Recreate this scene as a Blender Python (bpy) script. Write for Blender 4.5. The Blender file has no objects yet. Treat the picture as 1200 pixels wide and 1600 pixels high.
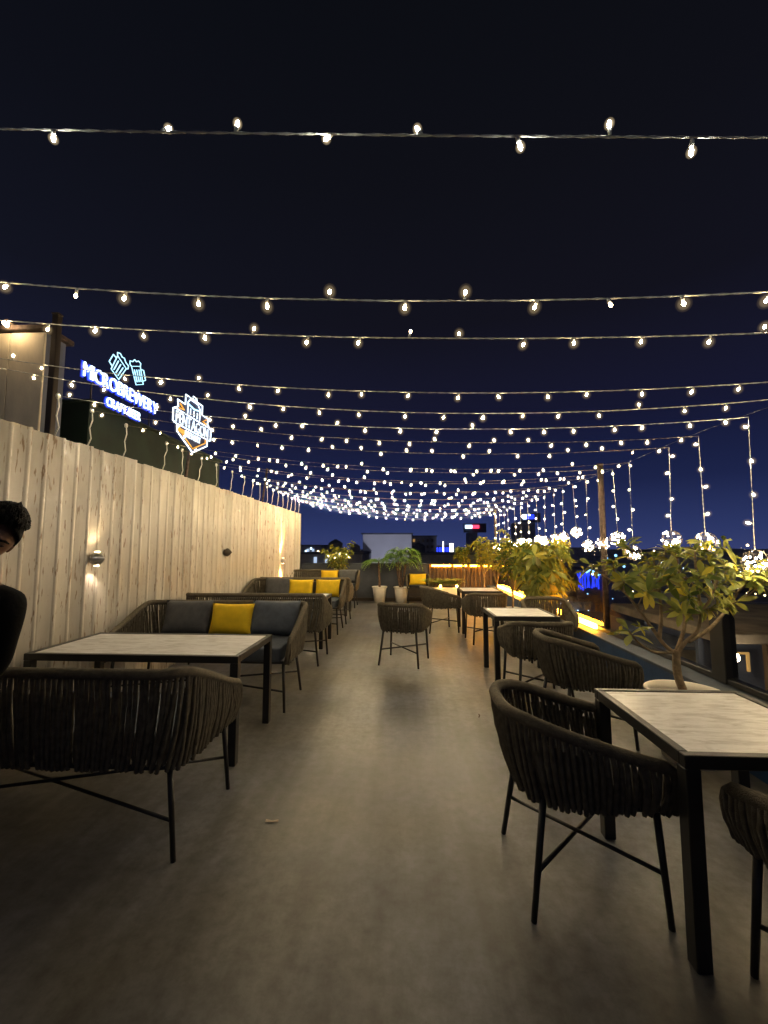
import bpy, bmesh, math, random
from mathutils import Vector, Matrix
random.seed(7)
PI = math.pi
SC = bpy.context.scene
COL = SC.collection

# ------------------------------------------------------------------ camera
cam_d = bpy.data.cameras.new('camera')
cam = bpy.data.objects.new('camera', cam_d); COL.objects.link(cam)
cam_d.sensor_fit = 'VERTICAL'; cam_d.sensor_height = 24.0
cam_d.lens = 24.0 * 650 / 1600
cam_d.clip_start = 0.03; cam_d.clip_end = 3000
PITCH = math.atan(56 / 650); YAW = math.atan(34 / 650)
cam.location = (0, 0, 1.5)
cam.rotation_euler = (PI / 2 + PITCH, 0, YAW)
SC.camera = cam

# ------------------------------------------------------------------ world
w = bpy.data.worlds.new('World'); SC.world = w; w.use_nodes = True
nt = w.node_tree; nt.nodes.clear()
sky = nt.nodes.new('ShaderNodeTexSky'); sky.sky_type = 'NISHITA'; sky.sun_disc = False
sky.sun_elevation = math.radians(-5.0); sky.sun_rotation = math.radians(200)
tc = nt.nodes.new('ShaderNodeTexCoord'); sep = nt.nodes.new('ShaderNodeSeparateXYZ')
nt.links.new(tc.outputs['Generated'], sep.inputs[0])
ramp = nt.nodes.new('ShaderNodeValToRGB'); nt.links.new(sep.outputs['Z'], ramp.inputs[0])
def lin(c): return tuple(((v / 255 + .055) / 1.055) ** 2.4 if v > 10 else v / 255 / 12.92 for v in c)
stops = [(0.0, (48, 57, 100)), (.04, (40, 50, 93)), (.14, (25, 32, 66)), (.28, (15, 19, 43)), (.48, (6, 7, 20)), (.68, (3, 3, 9)), (.84, (1.5, 1.5, 3.5)), (1.0, (1, 1, 2.5))]
cr = ramp.color_ramp
while len(cr.elements) < len(stops): cr.elements.new(.5)
for e, (p_, c_) in zip(cr.elements, stops): e.position = p_; e.color = (*lin(c_), 1)
glow = nt.nodes.new('ShaderNodeMix'); glow.data_type = 'RGBA'; glow.blend_type = 'ADD'; glow.inputs[0].default_value = 1.0
bg = nt.nodes.new('ShaderNodeBackground'); bg.inputs[1].default_value = 1.0
wo = nt.nodes.new('ShaderNodeOutputWorld')
nt.links.new(sky.outputs[0], glow.inputs[6]); nt.links.new(ramp.outputs[0], glow.inputs[7])   # night sky plus the town's sky glow
nt.links.new(glow.outputs[2], bg.inputs[0]); nt.links.new(bg.outputs[0], wo.inputs[0])

# ------------------------------------------------------------------ exposure, renderer
SC.view_settings.view_transform = 'Standard'; SC.view_settings.look = 'None'
SC.view_settings.exposure = 0.25; SC.view_settings.gamma = 1.0
SC.render.engine = 'CYCLES'
cy = SC.cycles
cy.max_bounces = 6; cy.diffuse_bounces = 3; cy.glossy_bounces = 3; cy.transmission_bounces = 4
cy.transparent_max_bounces = 12
cy.caustics_reflective = False; cy.caustics_refractive = False
cy.sample_clamp_indirect = 3.0; cy.use_denoising = True; cy.use_light_tree = True
cy.filter_width = 1.5

BULB = 350.0        # radiance of a lit fairy light
# ------------------------------------------------------------------ helpers
_F = Vector((-math.sin(YAW) * math.cos(PITCH), math.cos(YAW) * math.cos(PITCH), math.sin(PITCH)))
_R = Vector((math.cos(YAW), math.sin(YAW), 0)); _U = _R.cross(_F); _C = Vector((0, 0, 1.5))
def _ray(x, y): return _F + _R * ((x - 600) / 650) + _U * ((800 - y) / 650)
def at_x(x, y, X): r = _ray(x, y); return _C + r * (X / r.x)
def at_y(x, y, Y): r = _ray(x, y); return _C + r * (Y / r.y)
def at_z(x, y, Z): r = _ray(x, y); return _C + r * ((Z - 1.5) / r.z)

class MB:
    def __init__(s): s.v = []; s.f = []; s.m = []; s.sm = []
    def add(s, vs, fs, mat=0, smooth=False):
        o = len(s.v); s.v += [tuple(v) for v in vs]
        for f in fs: s.f.append([i + o for i in f]); s.m.append(mat); s.sm.append(smooth)
        return s
    def box(s, x0, x1, y0, y1, z0, z1, mat=0, M=None):
        vs = [Vector((x, y, z)) for z in (z0, z1) for y in (y0, y1) for x in (x0, x1)]
        if M: vs = [M @ v for v in vs]
        return s.add(vs, [(0, 2, 3, 1), (4, 5, 7, 6), (0, 1, 5, 4), (2, 6, 7, 3), (0, 4, 6, 2), (1, 3, 7, 5)], mat)
    def rbox(s, x0, x1, y0, y1, z0, z1, b=0.004, mat=0, M=None):
        vs = []
        for z, zi in ((z0, 0), (z1, 0)):
            pass
        rings = [(z0, b), (z0 + b, 0), (z1 - b, 0), (z1, b)]
        for z, i in rings:
            c = b
            X0, X1, Y0, Y1 = x0 + i, x1 - i, y0 + i, y1 - i
            vs += [Vector(p) for p in ((X0 + c, Y0, z), (X1 - c, Y0, z), (X1, Y0 + c, z), (X1, Y1 - c, z), (X1 - c, Y1, z), (X0 + c, Y1, z), (X0, Y1 - c, z), (X0, Y0 + c, z))]
        if M: vs = [M @ v for v in vs]
        fs = [tuple(range(7, -1, -1)), tuple(range(24, 32))]
        for k in range(3):
            for i in range(8):
                j = (i + 1) % 8
                fs.append((k * 8 + i, k * 8 + j, k * 8 + 8 + j, k * 8 + 8 + i))
        return s.add(vs, fs, mat)
    def tube(s, pts, r, n=8, closed=False, mat=0, smooth=True, cap=True):
        pts = [Vector(p) for p in pts]; N = len(pts)
        rs = r if isinstance(r, (list, tuple)) else [r] * N
        vs = []; up = None
        for i, p in enumerate(pts):
            a = pts[(i - 1) % N] if (closed or i) else pts[0]
            b = pts[(i + 1) % N] if (closed or i < N - 1) else pts[-1]
            t = (b - a)
            if t.length < 1e-9: t = Vector((0, 0, 1))
            t.normalize()
            if up is None:
                up = Vector((0, 0, 1)) if abs(t.z) < .9 else Vector((1, 0, 0))
            u = (up - t * up.dot(t))
            if u.length < 1e-6: u = t.orthogonal()
            u.normalize(); up = u; v = t.cross(u)
            for k in range(n):
                a_ = 2 * PI * k / n
                vs.append(p + (u * math.cos(a_) + v * math.sin(a_)) * rs[i])
        fs = []
        for i in range(N if closed else N - 1):
            j = (i + 1) % N
            for k in range(n):
                l = (k + 1) % n
                fs.append((i * n + k, i * n + l, j * n + l, j * n + k))
        if cap and not closed:
            fs.append(tuple(range(n - 1, -1, -1))); fs.append(tuple((N - 1) * n + k for k in range(n)))
        return s.add(vs, fs, mat, smooth)
    def lathe(s, prof, n=24, mat=0, M=None, smooth=True):
        vs = []
        for r, z in prof:
            for k in range(n):
                a = 2 * PI * k / n; v = Vector((r * math.cos(a), r * math.sin(a), z)); vs.append(M @ v if M else v)
        fs = []
        for i in range(len(prof) - 1):
            for k in range(n):
                l = (k + 1) % n; fs.append((i * n + k, i * n + l, i * n + n + l, i * n + n + k))
        return s.add(vs, fs, mat, smooth)
    def ico(s, c, r, sub=1, mat=0, sc=(1, 1, 1)):
        bm = bmesh.new(); bmesh.ops.create_icosphere(bm, subdivisions=sub, radius=r)
        bm.verts.index_update()
        vs = [Vector((v.co.x * sc[0], v.co.y * sc[1], v.co.z * sc[2])) + Vector(c) for v in bm.verts]
        fs = [[v.index for v in f.verts] for f in bm.faces]; bm.free()
        return s.add(vs, fs, mat, True)
    def mesh(s, name, mats):
        me = bpy.data.meshes.new(name); me.from_pydata(s.v, [], s.f)
        for m in (mats if isinstance(mats, (list, tuple)) else [mats]): me.materials.append(m)
        for p, m, sm in zip(me.polygons, s.m, s.sm): p.material_index = m; p.use_smooth = sm
        me.update(); return me
    def build(s, name, mats, parent=None): return obj(name, s.mesh(name, mats), parent)

def obj(name, me, parent=None, loc=None, rot=None):
    o = bpy.data.objects.new(name, me); COL.objects.link(o)
    if parent: o.parent = parent
    if loc is not None: o.location = loc
    if rot is not None: o.rotation_euler = rot
    return o
def tag(o, label, cat, group=None, kind=None):
    o['label'] = label; o['category'] = cat
    if group: o['group'] = group
    if kind: o['kind'] = kind
    return o
def thing(name, label, cat, loc=(0, 0, 0), rz=0, group=None):
    o = obj(name, None, None, loc, (0, 0, rz)); o.empty_display_size = .1
    return tag(o, label, cat, group)
def struct(o, label=None):
    o['kind'] = 'structure'
    if label: o['label'] = label
    return o
def copy_tree(o, parent=None):
    c = o.copy(); COL.objects.link(c); c.parent = parent
    for ch in list(o.children): copy_tree(ch, c)
    return c
ORD = ['first', 'second', 'third', 'fourth', 'fifth', 'sixth', 'seventh', 'eighth', 'ninth', 'tenth', 'eleventh', 'twelfth', 'thirteenth', 'fourteenth', 'fifteenth', 'sixteenth', 'seventeenth', 'eighteenth', 'nineteenth', 'twentieth', 'twenty-first', 'twenty-second', 'twenty-third', 'twenty-fourth', 'twenty-fifth', 'twenty-sixth']

# ------------------------------------------------------------------ materials
def mat(name, col, rough=.6, metal=0, spec=.5, noise=0, nscale=8, bump=0, bscale=60, coat=0, stretch=(1, 1, 1), trans=0):
    m = bpy.data.materials.new(name); m.use_nodes = True; n = m.node_tree.nodes; L = m.node_tree.links
    b = n['Principled BSDF']
    b.inputs['Base Color'].default_value = (*col, 1); b.inputs['Roughness'].default_value = rough
    b.inputs['Metallic'].default_value = metal; b.inputs['Specular IOR Level'].default_value = spec
    b.inputs['Coat Weight'].default_value = coat
    g = None
    if noise or bump:
        g = n.new('ShaderNodeNewGeometry'); mp = n.new('ShaderNodeMapping'); mp.inputs['Scale'].default_value = stretch
        L.new(g.outputs['Position'], mp.inputs[0])
    if noise:
        t = n.new('ShaderNodeTexNoise'); t.inputs['Scale'].default_value = nscale; t.inputs['Detail'].default_value = 6
        L.new(mp.outputs[0], t.inputs['Vector'])
        r = n.new('ShaderNodeValToRGB')
        r.color_ramp.elements[0].position = .3; r.color_ramp.elements[1].position = .7
        r.color_ramp.elements[0].color = (*[c * (1 - noise) for c in col], 1)
        r.color_ramp.elements[1].color = (*[min(1, c * (1 + noise)) for c in col], 1)
        L.new(t.outputs['Fac'], r.inputs[0]); L.new(r.outputs[0], b.inputs['Base Color'])
    if bump:
        t = n.new('ShaderNodeTexNoise'); t.inputs['Scale'].default_value = bscale; t.inputs['Detail'].default_value = 4
        L.new(mp.outputs[0], t.inputs['Vector'])
        u = n.new('ShaderNodeBump'); u.inputs['Strength'].default_value = bump; u.inputs['Distance'].default_value = .01
        L.new(t.outputs['Fac'], u.inputs['Height']); L.new(u.outputs[0], b.inputs['Normal'])
    return m
def emis(name, col, s):
    m = bpy.data.materials.new(name); m.use_nodes = True; n = m.node_tree.nodes
    b = n['Principled BSDF']; b.inputs['Base Color'].default_value = (*[c * .5 for c in col], 1)
    b.inputs['Emission Color'].default_value = (*col, 1); b.inputs['Emission Strength'].default_value = s
    return m

M = {}
M['rope'] = mat('rope', (.100, .086, .060), .85, noise=.35, nscale=30, bump=.6, bscale=260)
M['rail_rope'] = mat('rail_rope', (.108, .090, .061), .85, noise=.25, nscale=40, bump=.8, bscale=200)
M['black_metal'] = mat('black_metal', (.012, .012, .012), .45, noise=.3, nscale=12)
M['charcoal'] = mat('charcoal_fabric', (.085, .088, .095), .95, noise=.18, nscale=14, bump=.4, bscale=420)
M['slate'] = mat('slate_fabric', (.095, .112, .138), .95, noise=.18, nscale=14, bump=.4, bscale=420)
M['yellow'] = mat('yellow_fabric', (.86, .57, .014), .9, noise=.1, nscale=10, bump=.4, bscale=420)
M['dark_seat'] = mat('dark_seat_fabric', (.02, .02, .022), .95, bump=.3, bscale=300)
M['white_pot'] = mat('white_pot', (.84, .80, .70), .5, noise=.1, nscale=7, bump=.1, bscale=30)
M['soil'] = mat('soil', (.07, .04, .022), 1, noise=.6, nscale=60, bump=1, bscale=120)
M['bark'] = mat('bark', (.22, .165, .10), .9, noise=.35, nscale=25, bump=.8, bscale=70)
M['palm_bark'] = mat('palm_bark', (.16, .10, .06), .95, noise=.5, nscale=30, bump=1, bscale=60)
M['silver'] = mat('silver', (.55, .53, .50), .28, metal=1)
M['dark_bronze'] = mat('dark_bronze', (.05, .04, .03), .5, metal=.6)
M['blue_paint'] = mat('blue_paint', (.014, .055, .15), .5, noise=.2, nscale=5, bump=.2, bscale=40)
M['navy_paint'] = mat('navy_paint', (.055, .065, .085), .7, noise=.25, nscale=4, bump=.2, bscale=40)
M['cap_stone'] = mat('cap_stone', (.26, .25, .24), .75, noise=.25, nscale=9, bump=.3, bscale=60)
M['coping'] = mat('coping', (.035, .05, .075), .6, noise=.25, nscale=9, bump=.3, bscale=60)
M['wire'] = mat('clear_wire', (.58, .56, .50), .5)
M['wire_warm'] = mat('amber_wire', (.16, .13, .085), .6)
M['hook_wire'] = mat('hook_wire', (.62, .60, .54), .5)
M['rust'] = mat('rusty_steel', (.05, .032, .024), .8, noise=.5, nscale=20, bump=.4)
M['green_sheet'] = mat('green_sheet', (.006, .016, .009), .8, noise=.4, nscale=3)
M['cream_sheet'] = mat('cream_sheet', (.78, .70, .52), .7, noise=.2, nscale=4, stretch=(1, 1, .3), bump=.2)
M['dark_wood'] = mat('dark_wood', (.10, .06, .03), .7, noise=.4, nscale=14, stretch=(1, 1, .12))
M['city_wall'] = mat('city_wall', (.30, .31, .37), .9, noise=.3, nscale=.6)
M['city_dark'] = mat('city_dark', (.10, .11, .15), .9, noise=.3, nscale=.6)
M['pale_wall'] = mat('pale_wall', (.62, .62, .66), .85, noise=.08, nscale=.4)
M['tan_roof'] = mat('tan_roof', (.34, .26, .18), .9, noise=.35, nscale=2)
M['concrete_grey'] = mat('concrete_grey', (.25, .25, .26), .85, noise=.25, nscale=2)
M['paper'] = mat('paper', (.75, .62, .45), .8)
M['fern'] = mat('fern', (.22, .34, .05), .6, noise=.4, nscale=12)
M['palm'] = mat('palm_leaf', (.17, .31, .06), .5, noise=.4, nscale=8)
M['bulb'] = emis('lit_bulb', (1, .83, .58), BULB)
M['bulb_soft'] = emis('soft_bulb', (.92, .95, .85), BULB * .5)
M['bulb_warm'] = emis('warm_bulb', (1, .76, .42), BULB * .45)
def halo_shell(name, col, st):
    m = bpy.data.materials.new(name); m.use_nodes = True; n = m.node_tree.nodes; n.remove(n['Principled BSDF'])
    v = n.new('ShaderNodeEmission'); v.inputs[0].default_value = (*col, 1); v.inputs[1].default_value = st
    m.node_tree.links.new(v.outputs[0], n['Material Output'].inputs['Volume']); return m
M['halo_shell'] = [halo_shell('bulb_halo', (1, .80 - .03 * k, .50 - .05 * k), st) for k, st in enumerate((34, 11, 3.2, .9))]  # glow round each bulb imitated by nested emissive volumes
M['bulb_dim'] = emis('dim_bulb', (1, .72, .38), BULB * .10)
M['ball'] = emis('ball_led', (1, .74, .40), 260)
M['led_orange'] = emis('orange_led', (1, .38, .024), 75)
M['sign_white'] = emis('sign_white', (.74, .87, 1), 2.2)
M['sign_blue'] = emis('sign_blue', (.04, .10, 1.0), 1.6)
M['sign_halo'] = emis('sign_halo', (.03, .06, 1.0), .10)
M['sign_white2'] = emis('sign_text', (.74, .87, 1), 1.1)
M['sign_cyan'] = emis('sign_cyan', (.42, .80, 1.0), 1.7)
M['sign_face'] = mat('sign_face', (.02, .03, .10), .5)
M['sign_gold'] = emis('sign_gold', (1, .45, .06), .7)
M['skin'] = mat('skin', (.17, .085, .048), .6, noise=.1, nscale=20)
M['hair'] = mat('hair', (.004, .0035, .0035), .75, spec=.15, bump=1, bscale=220, stretch=(1, 1, .4))
M['shirt'] = mat('black_shirt', (.004, .004, .005), .95, spec=.1, bump=.2, bscale=60)
M['trousers'] = mat('dark_trousers', (.02, .02, .025), .9)
M['shoe'] = mat('shoe', (.012, .012, .012), .5)

def leafmat(name, c1, c2):
    m = mat(name, c1, .42, noise=.0)
    n = m.node_tree.nodes; L = m.node_tree.links; b = n['Principled BSDF']
    oi = n.new('ShaderNodeObjectInfo'); g = n.new('ShaderNodeNewGeometry')
    t = n.new('ShaderNodeTexNoise'); t.inputs['Scale'].default_value = 9
    L.new(g.outputs['Position'], t.inputs['Vector'])
    ad = n.new('ShaderNodeMath'); ad.operation = 'ADD'
    su = n.new('ShaderNodeMath'); su.operation = 'MULTIPLY'; su.inputs[1].default_value = .5
    L.new(oi.outputs['Random'], ad.inputs[0]); L.new(t.outputs['Fac'], ad.inputs[1]); L.new(ad.outputs[0], su.inputs[0])
    r = n.new('ShaderNodeValToRGB'); r.color_ramp.elements[0].position = .25; r.color_ramp.elements[1].position = .75
    r.color_ramp.elements[0].color = (*c1, 1); r.color_ramp.elements[1].color = (*c2, 1)
    L.new(su.outputs[0], r.inputs[0]); L.new(r.outputs[0], b.inputs['Base Color'])
    tr = n.new('ShaderNodeBsdfTranslucent'); L.new(r.outputs[0], tr.inputs[0])
    ms = n.new('ShaderNodeMixShader'); ms.inputs[0].default_value = .38; L.new(b.outputs[0], ms.inputs[1]); L.new(tr.outputs[0], ms.inputs[2])
    L.new(ms.outputs[0], n['Material Output'].inputs[0])
    return m
M['leaf_green'] = leafmat('leaf_green', (.09, .14, .028), (.40, .40, .085))
M['leaf_yellow'] = leafmat('leaf_yellow', (.34, .31, .04), (.55, .46, .05))
M['leaf_brown'] = leafmat('leaf_brown', (.18, .15, .04), (.24, .23, .06))

def floor_mat():
    m = bpy.data.materials.new('terrace_floor'); m.use_nodes = True; n = m.node_tree.nodes; L = m.node_tree.links
    b = n['Principled BSDF']; g = n.new('ShaderNodeNewGeometry')
    def noise(sc, det, rough=.6):
        t = n.new('ShaderNodeTexNoise'); t.inputs['Scale'].default_value = sc; t.inputs['Detail'].default_value = det
        t.inputs['Roughness'].default_value = rough; L.new(g.outputs['Position'], t.inputs['Vector']); return t
    a = noise(1.1, 7); c = noise(16, 8, .7); d = noise(.7, 4); e = noise(.45, 3)
    mp = n.new('ShaderNodeMapping'); mp.inputs['Scale'].default_value = (6, .5, 1); L.new(g.outputs['Position'], mp.inputs[0])
    st = n.new('ShaderNodeTexNoise'); st.inputs['Scale'].default_value = 1.5; st.inputs['Detail'].default_value = 6; L.new(mp.outputs[0], st.inputs['Vector'])
    def ramp(t, p0, c0, p1, c1):
        r = n.new('ShaderNodeValToRGB'); r.color_ramp.elements[0].position = p0; r.color_ramp.elements[1].position = p1
        r.color_ramp.elements[0].color = (*c0, 1); r.color_ramp.elements[1].color = (*c1, 1); L.new(t.outputs['Fac'], r.inputs[0]); return r.outputs[0]
    def mul(x, y_):
        mx = n.new('ShaderNodeMix'); mx.data_type = 'RGBA'; mx.blend_type = 'MULTIPLY'; mx.inputs[0].default_value = 1
        L.new(x, mx.inputs[6]); L.new(y_, mx.inputs[7]); return mx.outputs[2]
    col = ramp(e, .40, (.184, .174, .152), .58, (.192, .202, .242))
    col = mul(col, ramp(a, .30, (.52, .51, .49), .70, (1.22, 1.22, 1.22)))
    col = mul(col, ramp(c, .30, (.62, .61, .58), .62, (1.04, 1.04, 1.04)))
    col = mul(col, ramp(st, .35, (.80, .79, .77), .60, (1.05, 1.05, 1.05)))
    L.new(col, b.inputs['Base Color'])
    r3 = n.new('ShaderNodeMapRange'); r3.inputs[1].default_value = .3; r3.inputs[2].default_value = .7; r3.inputs[3].default_value = .30; r3.inputs[4].default_value = .46
    L.new(d.outputs['Fac'], r3.inputs[0]); L.new(r3.outputs[0], b.inputs['Roughness'])
    u = n.new('ShaderNodeBump'); u.inputs['Strength'].default_value = .15; u.inputs['Distance'].default_value = .005
    L.new(c.outputs['Fac'], u.inputs['Height']); L.new(u.outputs[0], b.inputs['Normal'])
    return m
def plank_mat():
    m = bpy.data.materials.new('fluted_cladding'); m.use_nodes = True; n = m.node_tree.nodes; L = m.node_tree.links
    b = n['Principled BSDF']; g = n.new('ShaderNodeNewGeometry'); oi = n.new('ShaderNodeObjectInfo')
    def noise(sc, det, st, rough=.6):
        mp = n.new('ShaderNodeMapping'); mp.inputs['Scale'].default_value = st
        L.new(g.outputs['Position'], mp.inputs[0])
        t = n.new('ShaderNodeTexNoise'); t.inputs['Scale'].default_value = sc; t.inputs['Detail'].default_value = det
        t.inputs['Roughness'].default_value = rough; L.new(mp.outputs[0], t.inputs['Vector']); return t
    a = noise(3, 5, (1, 1, .35)); c = noise(42, 4, (1, 1, .16), .5); e = noise(1.1, 2, (1, 1, .6))
    r1 = n.new('ShaderNodeValToRGB'); r1.color_ramp.elements[0].position = .3; r1.color_ramp.elements[1].position = .7
    r1.color_ramp.elements[0].color = (.50, .45, .365, 1); r1.color_ramp.elements[1].color = (.67, .63, .55, 1)
    L.new(a.outputs['Fac'], r1.inputs[0])
    ad = n.new('ShaderNodeMath'); ad.operation = 'MULTIPLY_ADD'; ad.inputs[1].default_value = .22; ad.inputs[2].default_value = -.11
    L.new(e.outputs['Fac'], ad.inputs[0])
    su = n.new('ShaderNodeMath'); su.operation = 'ADD'; L.new(c.outputs['Fac'], su.inputs[0]); L.new(ad.outputs[0], su.inputs[1])
    r2 = n.new('ShaderNodeValToRGB'); r2.color_ramp.elements[0].position = .615; r2.color_ramp.elements[1].position = .665
    r2.color_ramp.elements[0].color = (0, 0, 0, 1); r2.color_ramp.elements[1].color = (.72, .72, .72, 1)
    L.new(su.outputs[0], r2.inputs[0])
    mx = n.new('ShaderNodeMix'); mx.data_type = 'RGBA'; mx.inputs[7].default_value = (.20, .11, .05, 1)
    L.new(r2.outputs[0], mx.inputs[0]); L.new(r1.outputs[0], mx.inputs[6])
    hv = n.new('ShaderNodeHueSaturation'); mr = n.new('ShaderNodeMapRange'); mr.inputs[3].default_value = .82; mr.inputs[4].default_value = 1.12
    L.new(oi.outputs['Random'], mr.inputs[0]); L.new(mr.outputs[0], hv.inputs['Value']); L.new(mx.outputs[2], hv.inputs['Color'])
    L.new(hv.outputs[0], b.inputs['Base Color'])
    b.inputs['Roughness'].default_value = .24; b.inputs['Specular IOR Level'].default_value = .6
    wv = noise(5, 2, (1, 1, .5))
    u = n.new('ShaderNodeBump'); u.inputs['Strength'].default_value = .22; u.inputs['Distance'].default_value = .012
    L.new(wv.outputs['Fac'], u.inputs['Height']); L.new(u.outputs[0], b.inputs['Normal'])
    return m
def top_mat():
    m = bpy.data.materials.new('table_top_slab'); m.use_nodes = True; n = m.node_tree.nodes; L = m.node_tree.links
    b = n['Principled BSDF']; g = n.new('ShaderNodeNewGeometry')
    mp = n.new('ShaderNodeMapping'); mp.inputs['Scale'].default_value = (2.2, 9, 1); mp.inputs['Rotation'].default_value = (0, 0, .45)
    L.new(g.outputs['Position'], mp.inputs[0])
    t = n.new('ShaderNodeTexNoise'); t.inputs['Scale'].default_value = 3.2; t.inputs['Detail'].default_value = 8; t.inputs['Roughness'].default_value = .65
    t.inputs['Distortion'].default_value = .6
    L.new(mp.outputs[0], t.inputs['Vector'])
    r = n.new('ShaderNodeValToRGB'); r.color_ramp.elements[0].position = .33; r.color_ramp.elements[1].position = .56
    r.color_ramp.elements[0].color = (.48, .46, .44, 1); r.color_ramp.elements[1].color = (.76, .755, .75, 1)
    L.new(t.outputs['Fac'], r.inputs[0]); L.new(r.outputs[0], b.inputs['Base Color'])
    b.inputs['Roughness'].default_value = .42
    return m
M['floor'] = floor_mat(); M['plank'] = plank_mat(); M['top'] = top_mat()
def glass_mat():
    m = bpy.data.materials.new('railing_glass'); m.use_nodes = True; n = m.node_tree.nodes; L = m.node_tree.links
    n.remove(n['Principled BSDF']); o = n['Material Output']
    t = n.new('ShaderNodeBsdfTransparent'); t.inputs[0].default_value = (.86, .90, .92, 1)
    g = n.new('ShaderNodeBsdfGlossy'); g.inputs['Roughness'].default_value = .06
    fr = n.new('ShaderNodeFresnel'); fr.inputs[0].default_value = 1.45
    ge = n.new('ShaderNodeNewGeometry'); iv = n.new('ShaderNodeMath'); iv.operation = 'SUBTRACT'; iv.inputs[0].default_value = 1; L.new(ge.outputs['Backfacing'], iv.inputs[1])
    ml = n.new('ShaderNodeMath'); ml.operation = 'MULTIPLY'; L.new(fr.outputs[0], ml.inputs[0]); L.new(iv.outputs[0], ml.inputs[1])
    mx = n.new('ShaderNodeMixShader'); L.new(ml.outputs[0], mx.inputs[0]); L.new(t.outputs[0], mx.inputs[1]); L.new(g.outputs[0], mx.inputs[2])
    L.new(mx.outputs[0], o.inputs[0]); return m
M['glass'] = glass_mat()

# ------------------------------------------------------------------ the setting
WX = -3.0          # face of the cladding
RX = 2.5           # line of the railing and the right cable
b = MB(); b.box(-3000, 3000, -3000, 3000, -9.5, -9.0)
struct(b.build('ground', mat('street_ground', (.035, .036, .04), .9, noise=.4, nscale=.05)))
b = MB(); b.box(-3.3, 2.64, -3.0, 12.25, -.25, 0)
struct(b.build('terrace_floor', M['floor']))
b = MB(); b.box(-3.25, 2.60, -2.9, 12.2, -9.0, -.25)
tag(b.build('building_below', M['city_wall']), 'building carrying the terrace, under its floor slab', 'building')

# cladding wall, plank by plank
wall = thing('cladding_wall', 'tall cream wall of fluted panels flecked brown along the left side', 'wall', (WX, 0, 0))
def plank_mesh(kind):
    m = MB()
    # plan profile (x outwards, y along the wall): valley, flank, proud flat, flank
    prof = [(-.008, -.010), (0, .002), (0, .114), (.005, .118), (.014, .124), (.018, .134), (.0165, .146), (.007, .155), (-.006, .162)]
    zs = [0, .62, 1.24, 1.86, 2.46]
    vs = []; n = len(prof)
    for i, z in enumerate(zs):
        for k, (x, y) in enumerate(prof):
            wv = .004 * math.sin(2.1 * z + kind * 1.9 + k * .4)
            vs.append((x + wv, y, z))
    fs = [(i * n + k, i * n + k + 1, i * n + n + k + 1, i * n + n + k) for i in range(len(zs) - 1) for k in range(n - 1)]
    o = len(vs)
    for (x, y) in prof: vs.append((-.02, y, zs[-1]))
    t = (len(zs) - 1) * n
    fs += [(t + k, t + k + 1, o + k + 1, o + k) for k in range(n - 1)]
    m.add(vs, fs); m.sm = [True] * len(m.f); me = m.mesh('plank', M['plank'])
    return me
PM = [plank_mesh(k) for k in range(4)]
y = -1.2; i = 0
while y < 11.6:
    if i % 7 == 0: y += .014
    p = obj('plank', PM[random.randrange(4)], wall, (random.uniform(-.006, .006), y, random.uniform(-.008, .012)), (0, random.uniform(-.004, .004), random.uniform(-.03, .03)))
    y += .1585; i += 1
WEND = y
b = MB(); b.box(-.14, -.026, -1.2, WEND - .01, 0, 2.43); b.build('backing', M['dark_wood'], wall)
b = MB(); b.box(-.13, .03, WEND + .002, WEND + .05, 0, 2.47); b.build('end_trim', M['black_metal'], wall)

# right parapet with its cap
par = thing('parapet', 'low blue painted parapet under the glass railing on the right', 'parapet', (0, 0, 0))
b = MB(); b.box(2.29, 2.62, -2.5, 12.2, 0, .42); b.build('wall', M['blue_paint'], par)
b = MB(); b.rbox(2.27, 2.64, -2.5, 12.2, .421, .452, .005); b.build('coping', M['coping'], par)
# far parapet
par2 = thing('parapet', 'dark navy parapet closing the far end behind the potted palms', 'parapet', (0, 0, 0))
b = MB(); b.box(-3.0, .62, 11.95, 12.15, 0, 1.03); b.build('wall', M['navy_paint'], par2)
b = MB(); b.rbox(-3.0, .63, 11.93, 12.17, 1.031, 1.06, .005); b.build('coping', M['navy_paint'], par2)
b = MB(); b.rbox(-3.0, .62, 11.925, 11.948, 0, .09, .004); b.build('skirting', M['dark_bronze'], par2)
# slatted screen at the far right corner
scr = thing('slat_screen', 'wooden slat screen in the far right corner lit orange by its rail', 'screen', (0, 11.98, 0))
for k in range(18):
    b = MB(); b.rbox(-.045, .045, -.012, .012, .04, 1.018, .003)
    o = b.build('slat', M['dark_wood'], scr); o.location = (.70 + k * .106, 0, 0)
b = MB(); b.rbox(.64, 2.62, -.10, .03, 1.02, 1.05, .004); b.build('top_rail', M['dark_wood'], scr)
b = MB(); b.rbox(.64, 2.28, .014, .04, .30, .35, .004); b.build('back_rail', M['dark_wood'], scr)

# glass railing
rail = thing('glass_railing', 'black posted glass railing standing on the blue parapet', 'railing', (0, 0, 0))
PY = [(-1.4, .05), (1.1, .05), (3.5, .075), (7.55, .035), (9.7, .035), (11.9, .035)]
for (yy, hw) in PY:
    b = MB(); b.rbox(RX - .05, RX + .05, yy - hw, yy + hw, .453, 1.20, .006); b.build('post', M['black_metal'], rail)
b = MB(); b.rbox(RX - .04, RX + .04, -2.4, 12.1, .4535, .50, .005); b.build('bottom_rail', M['black_metal'], rail)
edges = [-1.4, 1.1, 3.5, 5.42, 7.55, 9.7, 11.9]
for a_, c_ in zip(edges[:-1], edges[1:]):
    b = MB(); b.box(RX - .006, RX + .006, a_ + .09, c_ - .09, .501, 1.12); b.build('pane', M['glass'], rail)

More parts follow.
